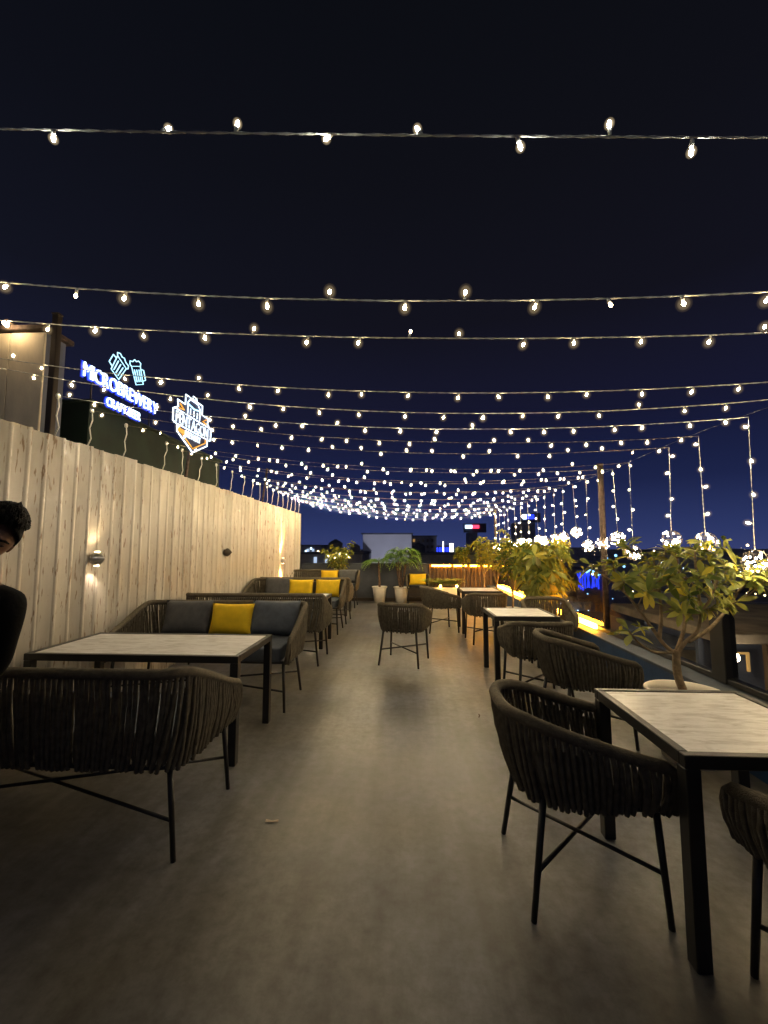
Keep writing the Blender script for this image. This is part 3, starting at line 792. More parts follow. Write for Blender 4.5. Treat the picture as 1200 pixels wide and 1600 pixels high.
# joined crowns for the plants farther off
def foliage(b, p, d, n, r, L, W_, spread=1.2, droop=.5):
    d = Vector(d).normalized(); q = d.to_track_quat('Z', 'Y')
    for i in range(n):
        a = 2 * PI * r.random(); e = spread * r.uniform(.3, 1.2); l = L * r.uniform(.6, 1.2)
        v = q @ Vector((math.sin(e) * math.cos(a), math.sin(e) * math.sin(a), math.cos(e)))
        s = v.cross(Vector((0, 0, 1)))
        if s.length < .01: s = Vector((1, 0, 0))
        s.normalize(); s = (s + Vector((0, 0, r.uniform(-.5, .5)))).normalized() * W_ / 2
        o = Vector(p); m1 = o + v * l * .5; e1 = o + v * l + Vector((0, 0, -droop * l))
        b.add([o, m1 + s, e1, m1 - s], [(0, 1, 2), (0, 2, 3)], r.choice((0, 0, 0, 1)))
b = MB(); r = random.Random(56)
for (p, d) in FINE_TIPS:
    for k in range(2): foliage(b, Vector(p) + Vector((r.uniform(-.07, .07), r.uniform(-.07, .07), r.uniform(-.05, .06))), d, 5, r, .09, .03, 1.3, .3)
o = b.build('young_leaves', [M['leaf_green'], M['leaf_yellow']], FINE_TREE); o['kind'] = 'stuff'
b = MB(); r = random.Random(55)
for i in range(70):
    a = r.uniform(0, 2 * PI); q = r.uniform(0, .42); foliage(b, (q * math.cos(a) + .05, q * math.sin(a) * .9, r.uniform(.82, 1.58)), (math.cos(a), math.sin(a), .3), 8, r, .17, .06, 1.3, .6)
o = b.build('inner_leaves', [M['leaf_green'], M['leaf_yellow']], t); o['kind'] = 'stuff'
def small_tree(x, y, z0, lab, H, R, seed, pot=(.12, .17, .35), nst=5, L=.11, Wd=.04, base=True, lights=0):
    t = thing('potted_plant', lab, 'potted plant', (x, y, 0), 0, 'potted plants along the railing'); r = random.Random(seed)
    pot_parts(t, *pot); b = MB()
    branch([(0, 0, pot[2] - .06), (.01, 0, z0)], .02, .016, 'trunk', t)
    for k in range(nst):
        a = 2 * PI * k / nst + r.uniform(-.4, .4); R_ = R * r.uniform(.4, 1)
        pts = [(0.005, 0, z0 - .03), (R_ * .5 * math.cos(a), R_ * .5 * math.sin(a), z0 + (H - z0) * .45), (R_ * math.cos(a), R_ * math.sin(a), z0 + (H - z0) * r.uniform(.7, 1))]
        branch(pts, .012, .005, 'limb', t); P = smooth_path(pts, 5)
        for p in P[4:]:
            for _ in range(3):
                foliage(b, p + Vector((r.uniform(-.09, .09), r.uniform(-.09, .09), r.uniform(-.06, .08))), (math.cos(a) * .5, math.sin(a) * .5, .6), 7, r, L, Wd)
    o = b.build('crown', [M['leaf_green'], M['leaf_yellow']], t); o['kind'] = 'stuff'
    if lights:
        for k in range(lights):
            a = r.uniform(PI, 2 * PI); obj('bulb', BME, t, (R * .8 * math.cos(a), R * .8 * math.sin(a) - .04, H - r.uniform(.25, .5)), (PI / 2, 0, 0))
    return t
small_tree(1.98, 9.35, .72, 'slender potted tree with forked bare stems in front of the slat screen', 1.80, .40, 3, nst=6)
small_tree(2.05, 8.25, .62, 'leafy potted shrub behind the dense drooping one by the parapet', 1.62, .34, 9, nst=6)
small_tree(2.0, 10.9, .75, 'potted tree at the far corner of the right parapet', 1.72, .34, 14, nst=5)
small_tree(1.55, 11.35, .9, 'thin potted sapling in front of the far slat screen', 1.55, .22, 15, nst=4)
small_tree(-1.88, 11.62, .62, 'potted shrub sparkling with small lights behind the farthest sofa', 1.62, .40, 17, nst=8, lights=5)

def palm(x, y, lab, lean, H, nf, L, seed, stems=1):
    t = thing('potted_palm', lab, 'potted palm', (x, y, 0), 0, 'potted palms at the far end'); r = random.Random(seed)
    pot_parts(t, .145, .205, .44); b = MB()
    heads = []
    for s in range(stems):
        a = 2 * PI * s / max(1, stems) + .4; k = .0 if stems == 1 else .16
        hd = Vector((k * math.cos(a) + lean, k * math.sin(a), H * (1 if stems == 1 else r.uniform(.86, 1.08)))); heads.append(hd)
        branch([(k * .25 * math.cos(a), k * .25 * math.sin(a), .38), (k * .7 * math.cos(a) + lean * .4, k * .6 * math.sin(a), (.38 + H) / 2), hd], .034 if stems == 1 else .016, .022 if stems == 1 else .010, 'stem', t, 'palm_bark')
    for hd in heads:
        for i in range(nf):
            a = 2 * PI * i / nf + r.uniform(-.25, .25); l = L * r.uniform(.75, 1.15); up = r.uniform(.35, 1.0) if stems == 1 else r.uniform(.6, 1.9)
            dirv = Vector((math.cos(a), math.sin(a), 0)); P = []
            for k in range(9):
                s = k / 8; P.append(hd + dirv * l * s * (1 - .15 * s) + Vector((0, 0, l * (up * s - (up + .35) * s * s))))
            b.tube(P, .004, 4, mat=1)
            sd = dirv.cross(Vector((0, 0, 1)))
            for k in range(1, 17):
                s = k / 16; q = P[min(7, int(s * 8))].lerp(P[min(8, int(s * 8) + 1)], s * 8 - int(s * 8)) if s < 1 else P[8]
                ll = .19 * math.sin(PI * min(1, s * .85 + .1)) * (L / .6)
                for sg in (1, -1):
                    e = q + (sd * sg * .8 + dirv * .55).normalized() * ll + Vector((0, 0, -.30 * ll + r.uniform(-.02, .02)))
                    wv = dirv * .011
                    b.add([q - wv, q + wv, q.lerp(e, .55) + wv * 1.3, e, q.lerp(e, .55) - wv * 1.3], [(0, 1, 2, 4), (4, 2, 3)], 0)
    o = b.build('crown', [M['palm'], M['fern']], t); o['kind'] = 'stuff'
    return t
palm(-.73, 11.62, 'potted palm with a bare brown trunk and drooping fronds, left of the pair', -.03, 1.12, 9, .66, 2)
palm(-.13, 11.55, 'bushy many stemmed potted palm in a white pot, right of the pair', .0, 1.26, 9, .52, 6, stems=5)
# planter trough with ferns
t = thing('planter_trough', 'long white planter trough overflowing with ferns behind the farthest table', 'planter', (.95, 10.6, 0), 0)
b = MB(); b.rbox(-.42, .42, -.14, .14, 0, .52, .012); b.build('trough', M['white_pot'], t)
b = MB(); b.rbox(-.40, .40, -.12, .12, .521, .535, .004); b.build('soil', M['soil'], t)
b = MB(); r = random.Random(31)
for i in range(120):
    p = Vector((r.uniform(-.38, .38), r.uniform(-.1, .1), .53)); a = r.uniform(0, 2 * PI); l = r.uniform(.22, .45); dirv = Vector((math.cos(a), math.sin(a), 0))
    P = [p + dirv * l * s * .8 + Vector((0, 0, l * (1.5 * s - 1.2 * s * s))) for s in (0, .25, .5, .75, 1)]
    sd = dirv.cross(Vector((0, 0, 1)))
    for k in range(1, 13):
        s = k / 12 * 4; q = P[min(3, int(s))].lerp(P[min(4, int(s) + 1)], s - min(3, int(s)))
        for sg in (1, -1):
            e = q + sd * sg * .085 * math.sin(PI * min(1, k / 12 * .9 + .1)) + dirv * .02; wv = dirv * .014
            b.add([q - wv, q + wv, e], [(0, 1, 2)], 0)
o = b.build('ferns', [M['fern']], t); o['kind'] = 'stuff'
for xx in (-.1, .3):
    q = MB(); q.ico((xx, -.16, .56), .028, 2); q.build('uplight', emis('planter_uplight', (1, .62, .12), 45), t)

# ------------------------------------------------------------------ lit signs over the wall
def text_mesh(ch, size, offset=0, extrude=.01):
    cu = bpy.data.curves.new('t', 'FONT'); cu.body = ch; cu.size = size; cu.extrude = extrude; cu.offset = offset; cu.resolution_u = 3
    o = bpy.data.objects.new('t', cu); COL.objects.link(o); bpy.context.view_layer.update()
    dg = bpy.context.evaluated_depsgraph_get(); me = bpy.data.meshes.new_from_object(o.evaluated_get(dg)); bpy.data.objects.remove(o)
    return me
# letters stand in the plane x = const and read along +Y as seen from the terrace
ROT = Matrix(((0, 0, 1), (1, 0, 0), (0, 1, 0)))     # text x -> +Y, text y -> +Z, text normal -> +X
def letters(t, word, y0, width, zc, h, mat_, back=None, bold=.006, x=0, mapf=None):
    info = []; tot = 0; size = h / .70
    for c in word:
        if c == ' ': info.append(None); tot += .32 * size; continue
        me = text_mesh(c, size, bold * .5, .008); xs = [v.co.x for v in me.vertices]; info.append((me, min(xs), max(xs))); tot += max(xs) - min(xs) + .075 * size
    k = width / tot; cur = 0
    for c, it in zip(word, info):
        if it is None: cur += .32 * size * k; continue
        me, a, b_ = it
        for v in me.vertices:
            p = Vector(((v.co.x - a) * k + cur, v.co.y - h / 2, v.co.z)); v.co = ROT @ p
        me.materials.clear(); me.materials.append(mat_)
        o = obj('letter', me, t, (x, y0, zc))
        if back:
            mb = text_mesh(c, size, bold * .5 + .007, .004)
            for v in mb.vertices:
                p = Vector(((v.co.x - a) * k + cur, v.co.y - h / 2, v.co.z - .022)); v.co = ROT @ p
            mb.materials.clear(); mb.materials.append(back); obj('backlight', mb, o)
            mb = text_mesh(c, size, bold * .5 + .019, .003)  # wider dim blue layer imitating the bloom round the letter
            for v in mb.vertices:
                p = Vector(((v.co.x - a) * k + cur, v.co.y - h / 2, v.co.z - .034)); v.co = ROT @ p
            mb.materials.clear(); mb.materials.append(M['sign_halo']); obj('bloom_layer', mb, o)
        cur += (b_ - a + .075 * size) * k
SXN = -3.95
p0 = at_x(131, 579, SXN); p1 = at_x(247, 637, SXN)
t = thing('brewery_sign', 'lit blue white letters MICROBREWERY CRAFT BEER with clinking mugs above the wall', 'sign', (SXN, p0.y, 3.40))
zc = (p0.z + p1.z) / 2 - 3.40
letters(t, 'MICROBREWERY', 0, p1.y - p0.y, zc, .185, M['sign_white'], M['sign_blue'], -.002)
q0 = at_x(167, 625, SXN); q1 = at_x(220, 653, SXN)
letters(t, 'CRAFT BEER', q0.y - p0.y, q1.y - q0.y, (q0.z + q1.z) / 2 - 3.40, .12, M['sign_white'], M['sign_blue'], -.001)
# beer mugs in glowing tube
def mug(c, ang, flip):
    ca, sa = math.cos(ang), math.sin(ang)
    def T(u, v, d=0): u *= flip * .88; v *= .92; return Vector((d, c[0] + u * ca - v * sa, c[1] + u * sa + v * ca))
    g = obj('mug', None, t); b = MB()
    b.tube([T(-.10, -.16), T(.10, -.16), T(.12, .12), T(-.12, .12)], .0075, 6, closed=True)
    b.build('outline', M['sign_cyan'], g)
    for u in (-.055, 0, .055):
        b = MB(); b.tube([T(u, -.12), T(u * 1.15, .07)], .008, 6); b.build('rib', M['sign_cyan'], g)
    b = MB(); b.tube([T(-.12, .12), T(-.15, .16), T(-.10, .20), T(-.04, .19), T(0, .22), T(.06, .19), T(.13, .20), T(.15, .15), T(.12, .12)], .0075, 6); b.build('foam', M['sign_cyan'], g)
    b = MB(); b.tube([T(-.115, .07), T(-.19, .06), T(-.19, -.10), T(-.105, -.11)], .0075, 6); b.build('handle', M['sign_cyan'], g)
m1 = at_x(186, 574, SXN); m2 = at_x(211, 580, SXN)
mug((m1.y - p0.y, m1.z - 3.40), -.50, 1); mug((m2.y - p0.y + .06, m2.z - 3.40 - .02), .42, -1)
b = MB()
for s in (.12, .5, .9):
    yy = (p1.y - p0.y) * s; b.tube([(-.04, yy, -.02), (-.04, yy, zc + .05)], .010, 6)
b.tube([(-.04, .05, zc - .02), (-.04, p1.y - p0.y - .05, zc - .02)], .010, 6)
b.build('support_frame', M['black_metal'], t)

HX = -3.25
hL = at_x(269, 650, HX); hR = at_x(328, 680, HX); hT = at_x(302, 619, HX); hB = at_x(299, 707, HX)
cy0 = (hL.y + hR.y) / 2; cz0 = (hT.z + hB.z) / 2; hw = (hR.y - hL.y) / 2; hh = (hT.z - hB.z) / 2
t = thing('shield_sign', 'lit shield shaped brewery sign on a leaning pole above the wall', 'sign', (HX, cy0, 2.3))
oz = cz0 - 2.3
def SP(u, v, d=0): return Vector((d, u * hw, oz + v * hh))
shape = [(-.82, .52), (-.45, .52), (-.45, .86), (.45, .86), (.45, .52), (.82, .52), (.78, .30), (1.0, .16), (1.0, -.24), (.80, -.30), (.80, -.52), (0, -1.0), (-.80, -.52), (-.80, -.30), (-1.0, -.24), (-1.0, .16), (-.78, .30)]
m = MB(); n = len(shape)
vs = [SP(u, v, -.03) for u, v in shape] + [SP(u, v, 0) for u, v in shape]
m.add(vs, [tuple(range(n - 1, -1, -1)), tuple(range(n, 2 * n))] + [(k, (k + 1) % n, n + (k + 1) % n, n + k) for k in range(n)]); m.build('panel', M['sign_face'], t)
m = MB(); m.tube([SP(u, v, .012) for u, v in shape], .010, 6, closed=True); m.build('outline', M['sign_white'], t)
m = MB(); m.tube([SP(u * .86, v * .86, .012) for u, v in shape[9:14]], .010, 6); m.build('gold_trim', M['sign_gold'], t)
for sg in (1, -1):
    m = MB(); m.tube([SP(sg * .70, .44, .012), SP(sg * .50, .30, .012), SP(sg * .72, .28, .012)], .012, 6); m.build('gold_trim', M['sign_gold'], t)
m = MB(); m.add([SP(u, v, .004) for u, v in ((-.78, -.36), (-.1, -.36), (-.2, -.50), (-.70, -.50))], [(0, 1, 2, 3)]); m.build('gold_panel', M['sign_gold'], t)
for v in (.20, -.28):
    m = MB(); m.tube([SP(-.95, v, .012), SP(.95, v, .012)], .009, 6); m.build('bar', M['sign_white'], t)
letters(t, 'PENTAGON', -hw * .86, hw * 1.72, oz - .04 * hh, .17, M['sign_white2'], None, -.006, .012)
letters(t, 'BREWERY', -hw * .40, hw * .82, oz - .45 * hh, .10, M['sign_white2'], None, -.003, .012)
# vat emblem
m = MB(); m.tube([SP(-.32, .26, .012), SP(-.32, .66, .012), SP(-.2, .80, .012), SP(.2, .80, .012), SP(.32, .66, .012), SP(.32, .26, .012)], .008, 6); m.build('vat', M['sign_white'], t)
for u in (-.18, 0, .18):
    m = MB(); m.tube([SP(u, .27, .012), SP(u, .48, .012)], .008, 6); m.build('vat_stave', M['sign_white'], t)
m = MB(); m.tube([SP(-.3, .60, .012), SP(0, .54, .012), SP(.3, .60, .012)], .012, 6); m.build('vat_hoop', M['sign_cyan'], t)
m = MB(); m.tube([SP(-.1, .82, .012), SP(-.06, .97, .012), SP(.10, .97, .012), SP(.12, .82, .012)], .012, 6); m.build('vat_lid', M['sign_white'], t)
m = MB(); m.tube([(-.045, -.10, 0.0), (-.045, 0.02, oz - .8 * hh)], .022, 8); m.build('pole', M['rust'], t)

# leaning pole on the wall
t = thing('leaning_pole', 'rusty pole leaning above the far part of the flecked wall', 'pole', at_x(408, 782, WX - .12))
d = at_x(417, 735, WX - .12) - Vector(t.location)
b = MB(); b.tube([Vector((0, 0, -.25)), d], .022, 8); b.build('shaft', M['rust'], t)
b = MB(); b.tube([d * 1.001, d * 1.06], .027, 8); b.build('cap', M['rust'], t)

# structures behind the wall
t = thing('green_shed', 'dark green windowless shed behind the wall under the lit letters', 'shed', (-4.05, 5.0, 0))
b = MB(); b.box(-3.0, 0, 0, 3.75, -9, 3.36); b.build('wall', M['green_sheet'], t)
b = MB(); b.rbox(-3.05, .05, -.03, 3.80, 3.361, 3.40, .006); b.build('roof', M['green_sheet'], t)
t = thing('cream_shed', 'cream panelled shed rising above the wall at the left edge', 'shed', (-4.09, 4.35, 0))
b = MB(); b.box(-3.0, -.02, 0.02, .30, -9, 3.96); b.build('core', M['city_dark'], t)
for k in range(7):
    b = MB(); b.rbox(-.415, -.004, -.012, .018, 0, 3.95, .006); o = b.build('panel', M['cream_sheet'], t); o.location = (-.42 * k, 0, 0)
b = MB(); b.rbox(-3.1, .04, -.06, .36, 3.962, 4.02, .008); b.build('eave', M['rust'], t)
qv = at_y(9, 505, 4.20) - Vector(t.location)
b = MB(); b.rbox(qv.x - .02, qv.x + .02, qv.y, -.014, qv.z + .03, qv.z + .05, .003); b.build('lamp_arm', M['rust'], t)
b = MB(); b.ico(qv, .03, 2); b.build('eave_lamp', emis('eave_lamp', (1, .70, .38), 110), t)
t = thing('shed_post', 'dark post beside the cream shed at upper left', 'post', (-3.95, 4.33, 0))
b = MB(); b.rbox(-.035, .035, -.035, .035, -9, 4.14, .006); b.build('shaft', M['dark_bronze'], t)
b = MB(); b.rbox(-.042, .042, -.042, .042, 4.141, 4.155, .004); b.build('cap', M['dark_bronze'], t)

# ------------------------------------------------------------------ the town beyond
M['win_warm'] = emis('window_warm', (1, .62, .22), .9)
M['win_dim'] = emis('window_dim', (1, .55, .16), .30)
M['win_off'] = mat('window_off', (.02, .025, .04), .15)
M['win_cool'] = emis('window_cool', (.6, .75, 1), .7)
M['violet_glow'] = emis('violet_glow', (.16, .18, .62), .22)  # violet light falling on a building front, put in as emission
M['neon_blue'] = emis('neon_blue', (.02, .05, 1), 1.6)
M['neon_cyan'] = emis('neon_cyan', (.25, .60, 1), 2.2)
M['neon_white'] = emis('neon_white', (1, .95, .85), 2.5)
M['neon_red'] = emis('neon_red', (1, .05, .12), 2.0)
M['neon_pale'] = emis('neon_pale', (.55, .75, 1), 3.5)
M['city_pt'] = emis('city_point', (1, .75, .45), 7)
def block(px0, px1, pytop, D, depth, lab, mat_='city_wall', wins=None, par=True, zb=-9):
    a = at_y(px0, pytop, D); c = at_y(px1, pytop, D); w_ = c.x - a.x; h = (a.z + c.z) / 2
    t = thing('building', lab, 'building', ((a.x + c.x) / 2, D, zb))
    b = MB(); b.box(-w_ / 2, w_ / 2, 0, depth, 0, h - zb); b.build('wall', M[mat_], t)
    if par:
        pb = min(.3, w_ * .03); b = MB(); b.box(-w_ / 2 - pb, w_ / 2 + pb, -pb, depth + pb, h - zb + .002, h - zb + pb); b.build('roof_edge', M['city_dark'], t)
    for (u0, u1, v0, v1, mm, nm) in (wins or []):
        b = MB(); b.box(-w_ / 2 + w_ * u0, -w_ / 2 + w_ * u1, -.12, -.004, h - zb - v1, h - zb - v0); b.build(nm, M[mm], t)
    return t, w_, h
# pale flat building straight ahead, floodlit
t, w_, h = block(567, 643, 835, 60, 12, 'pale flat topped building straight ahead beyond the palms', 'pale_wall')
ld = bpy.data.lights.new('flood', 'SPOT'); ld.energy = 1600; ld.color = (.78, .80, 1); ld.spot_size = math.radians(70); ld.spot_blend = .8; ld.shadow_soft_size = .3
fl = thing('flood_lamp', 'flood lamp in front of the pale flat topped building', 'flood lamp', (-2.5, 48, -2.0))
b = MB(); b.rbox(-.3, .3, -.15, .1, .1, .5, .03); b.build('housing', M['city_dark'], fl)
b = MB(); b.tube([(0, 0, -7), (0, 0, .1)], .06, 8); b.build('mast', M['city_dark'], fl)
lo = obj('flood_light', ld, fl, (0, .3, .35)); lo.rotation_euler = (PI / 2 + .15, 0, 0)
block(640, 682, 838, 75, 12, 'dark low building right of the pale one', 'city_wall', [(.12 + .17 * k, .20 + .17 * k, .5 + 1.1 * j, 1.0 + 1.1 * j, 'win_off' if (k * 7 + j * 3) % 5 else 'win_dim', 'window') for k in range(5) for j in range(3)])
block(470, 502, 852, 70, 10, 'low dark roof left of the pale building near the wall end', 'city_wall', [(.3, .42, .6, 1.4, 'win_cool', 'window'), (.55, .66, .6, 1.4, 'win_cool', 'window')])
block(548, 572, 862, 52, 8, 'small dark building left of the pale one', 'city_wall')
block(462, 566, 866, 30, 6, 'long low grey rooftop just beyond the far parapet', 'concrete_grey', [(.28, .32, .2, .9, 'win_cool', 'window'), (.45, .48, .2, .9, 'win_cool', 'window')])
block(640, 760, 867, 34, 6, 'long low grey rooftop beyond the slat screen', 'concrete_grey')
t, w_, h = block(679, 702, 853, 85, 10, 'small building covered in deep blue neon panels', 'city_dark')
for k in range(4):
    b = MB(); b.box(-w_ / 2 + w_ * (.06 + .24 * k), -w_ / 2 + w_ * (.06 + .24 * k + .18), -.15, -.004, h + 9 - 2.0, h + 9 - .3); b.build('neon_panel', M['neon_blue'], t)
for (x0, x1, y0, lab) in ((691.5, 693.5, 846, 'thin white lit mast among the blue neon panels'), (702.5, 708.5, 849, 'broad white lit column right of the blue neon panels')):
    a = at_y(x0, y0, 80); c = at_y(x1, 870, 80)
    t = thing('lit_column', lab, 'lit column', ((a.x + c.x) / 2, 80, -9)); hw_ = (c.x - a.x) / 2
    b = MB(); b.rbox(-hw_, hw_, -hw_, hw_, 9 + c.z, 9 + a.z, .02); b.build('lamp', M['neon_white'], t)
    b = MB(); b.rbox(-hw_ * .6, hw_ * .6, -hw_ * .6, hw_ * .6, 0, 9 + c.z - .01, .02); b.build('base', M['city_dark'], t)
def sign_tower(px0, px1, ptop, sx0, sx1, sy0, sy1, D, lab, cols):
    t, w_, h = block(px0, px1, ptop, D, 8, lab, 'city_wall', par=False)
    a = at_y(sx0, sy0, D); c = at_y(sx1, sy1, D); ox = t.location.x
    b = MB(); b.box(a.x - .5 - ox, c.x + 2.5 - ox, .2, 1.2, 9 + h + .01, 9 + a.z + .6); b.build('billboard', M['city_dark'], t)
    n = len(cols)
    for k, cc in enumerate(cols):
        u0 = a.x + (c.x - a.x) * k / n - ox; u1 = a.x + (c.x - a.x) * (k + .94) / n - ox
        b = MB(); b.box(u0, u1, -.1, .196, 9 + c.z, 9 + a.z); b.build('lit_panel', M[cc], t)
sign_tower(733, 746, 832, 727, 749, 820.5, 825.5, 150, 'tower with a white and red lit billboard on its roof', ['neon_pale', 'neon_pale', 'neon_red', 'neon_red'])
sign_tower(806, 836, 816, 817, 835, 804, 811, 170, 'tower with a blue lit sign seen between the hanging strings', ['neon_pale', 'neon_blue', 'neon_blue'])
# water tanks and stair heads on the near rooftops
for (px, py, D, rr_, hh_, lab) in ((520, 866, 31, .55, 1.1, 'black water tank on the long grey rooftop behind the palms'), (552, 866, 32, .4, .8, 'small water tank left of the pale flat topped building'), (655, 867, 35, .55, 1.0, 'round water tank on the rooftop beyond the far armchair'), (748, 867, 35, .5, 1.1, 'water tank on the rooftop behind the slat screen')):
    v = at_y(px, py, D); tk = thing('water_tank', lab, 'water tank', (v.x, v.y + 1.2, v.z))
    q = MB(); q.lathe([(0, 0), (rr_, 0), (rr_, hh_ * .25), (rr_ * 1.04, hh_ * .28), (rr_, hh_ * .31), (rr_, hh_ * .7), (rr_ * 1.04, hh_ * .73), (rr_, hh_ * .76), (rr_ * .5, hh_ * .95), (.0, hh_ * .97)], 20); q.build('tank', M['city_dark'], tk)
    q = MB(); q.lathe([(0, hh_ * .96), (rr_ * .3, hh_ * .96), (rr_ * .3, hh_ * 1.03), (0, hh_ * 1.04)], 14); q.build('lid', M['city_dark'], tk)
# right side
t, w_, h = block(900, 942, 890, 38, 8, 'shop building crowned with blue neon right of the tall pole', 'city_dark', par=False)
rn = random.Random(8)
for k in range(11):
    x0 = -w_ / 2 + w_ * (.06 + .082 * k); zz = 9 + h
    m = MB(); m.tube([(x0, -.08, zz - 1.5 - rn.uniform(0, .3)), (x0 + rn.uniform(-.1, .15), -.08, zz - .9), (x0 + rn.uniform(-.1, .2), -.08, zz - .35 + .25 * math.sin(k * .5))], .06, 6); m.build('neon_tube', M['neon_blue'], t)
m = MB(); m.tube([(-w_ * .15 + w_ * .06 * k, -.1, 9 + h - .28 + .22 * math.sin(k * .55)) for k in range(10)], .07, 6); m.build('neon_crest', M['neon_cyan'], t)
block(950, 1012, 900, 42, 10, 'low building edged with pale blue light tubes behind the nearest shrub', 'city_wall', [(.02, .40, .02, .3, 'neon_cyan', 'neon_tube'), (.30, .72, .5, .8, 'neon_pale', 'neon_tube'), (.72, .98, .05, .28, 'neon_pale', 'neon_tube')], par=False)
block(1160, 1260, 944, 14, 5, 'violet blue building at the right edge beyond the railing', 'city_wall', [(.06, .94, .15, 1.0, 'violet_glow', 'facade_glow')])
block(1020, 1090, 912, 30, 8, 'dark blue building behind the crown of the nearest shrub', 'city_dark', [(.2, .26, 1.2, 1.5, 'win_cool', 'window'), (.7, .75, 1.6, 1.9, 'win_cool', 'window'), (.45, .5, .6, .9, 'win_warm', 'window')])
block(845, 900, 905, 46, 8, 'dark building behind the dense drooping shrub with one red light', 'city_dark', [(.55, .68, .4, 1.2, 'neon_red', 'red_light'), (.1, .2, .8, 1.5, 'win_cool', 'window')])
# purple-white lights on a low roof
t, w_, h = block(868, 925, 940, 24, 5, 'low roof edged with small violet white lights beyond the orange strip', 'city_dark', par=False)
for k in range(14):
    b = MB(); b.ico((-w_ / 2 + w_ * (.1 + .055 * k), -.05, 9 + h - .1 - .05 * k + .06 * math.sin(k * 2.3)), .05, 1); b.build('small_light', M['neon_pale'], t)
# tan rooftop and timber terrace just below on the right
t, w_, h = block(925, 1100, 1014, 10.5, 5.5, 'tan flat rooftop below the railing behind the nearest shrub', 'tan_roof')
t = thing('timber_pavilion', 'timber pavilion with yellow lit frames below the railing at the right edge', 'pavilion', (7.6, 9.2, -9))
zt = at_y(1165, 985, 9.2).z + 9
b = MB(); b.box(-1.2, 4, 0, 4, 0, zt - 1.6); b.build('base', M['city_dark'], t)
b = MB(); b.rbox(-1.3, 4.2, -.3, 4.2, zt - .22, zt, .03); b.build('roof_beam', M['tan_roof'], t)
for k in range(5):
    b = MB(); b.rbox(-1.2 + k * .95, -1.08 + k * .95, -.1, .02, zt - 1.6, zt - .225, .01); b.build('post', M['dark_wood'], t)
for k in range(4):
    b = MB(); x0 = -.9 + k * .95; b.box(x0, x0 + .42, .05, .09, zt - .50, zt - .46); b.box(x0 + .37, x0 + .42, .05, .09, zt - .85, zt - .50); b.build('lit_frame', M['win_dim'], t)
b = MB(); b.box(-1.2, 4, .5, .6, zt - 1.6, zt - .23); b.build('back_wall', M['city_dark'], t)

M['globe_lamp'] = emis('globe_lamp', (1, .82, .58), 60)
def globe_lamp(x, y, z, z0, lab, r=.10):
    t = thing('lamp_post', lab, 'lamp post', (x, y, z0))
    q = MB(); q.tube([(0, 0, 0), (0, 0, z - z0 - r)], .035, 8); q.build('pole', M['city_dark'], t)
    q = MB(); q.ico((0, 0, z - z0), r, 2); q.build('globe', M['globe_lamp'], t)
a = at_y(1146, 1027, 8.6); globe_lamp(a.x, a.y, a.z, -9, 'white lamp seen low through the railing right of the black post')
a = at_y(1050, 958, 22); globe_lamp(a.x, a.y, a.z, -9, 'white street lamp seen through the stems of the nearest shrub', .16)
a = at_y(1079, 970, 20); globe_lamp(a.x, a.y, a.z, -9, 'small street lamp right of the nearest shrub stems', .10)
a = at_y(1010, 1000, 12.6); globe_lamp(a.x, a.y, a.z + .75, a.z - .3, 'small globe lamp added to light the tan rooftop', .07)  # added lamp, there to brighten the roof below it

# far-off town: one mass, and its lights
rc = random.Random(77); b = MB()
for i in range(420):
    D = rc.uniform(110, 700); x = rc.uniform(-1.2, 1.6) * D; wv = rc.uniform(6, 18); h = rc.uniform(2.5, 10) * (1 if rc.random() < .93 else 1.5)
    b.box(x - wv / 2, x + wv / 2, D, D + rc.uniform(6, 14), -9, -9 + h)
o = b.build('distant_town', M['city_wall']); tag(o, 'dark mass of distant low buildings along the horizon', 'town', kind='stuff')
b = MB()
for i in range(520):
    D = rc.uniform(60, 600); x = rc.uniform(-1.0, 1.5) * D; z = rc.uniform(-7, 1.5) if rc.random() < .85 else rc.uniform(0, 3)
    b.ico((x, D, z), D * .00055 * rc.uniform(.5, 1.2), 1)
for i in range(110):
    D = rc.uniform(17, 60); x = rc.uniform(.33, 1.15) * D; z = rc.uniform(-5.5, -.6) * min(1, D / 30)
    b.ico((x, D, z), D * .0018 * rc.uniform(.5, 1.3), 1, rc.choice((0, 0, 1, 1, 2)))
for (px, py) in ((962, 902), (972, 905), (985, 909), (998, 904), (1008, 901), (1014, 907), (1042, 911), (1060, 917), (1019, 958), (1056, 955), (1079, 968), (1150, 931), (1186, 904), (1001, 872), (1022, 861), (1175, 861), (1190, 868), (1168, 852), (1195, 882), (962, 868), (948, 872), (912, 902), (926, 897), (893, 943), (902, 947), (884, 941), (868, 902), (860, 899), (1090, 940), (1100, 949), (1110, 905), (1130, 902), (975, 885), (1035, 880), (1068, 888), (1178, 1010), (1190, 1032), (1160, 1040), (478, 861), (486, 857), (497, 862), (541, 868), (656, 860), (668, 868), (712, 862), (757, 868), (762, 872)):
    D = rc.uniform(28, 70) if py < 990 else rc.uniform(12, 16); v = at_y(px, py, D)
    b.ico(v, D * .0028 * rc.uniform(.5, 1.2), 1, rc.choice((0, 1, 1, 2)))
o = b.build('town_lights', [M['city_pt'], M['neon_pale'], M['neon_cyan']]); tag(o, 'scattered tiny lights of the distant town', 'town lights', kind='stuff')

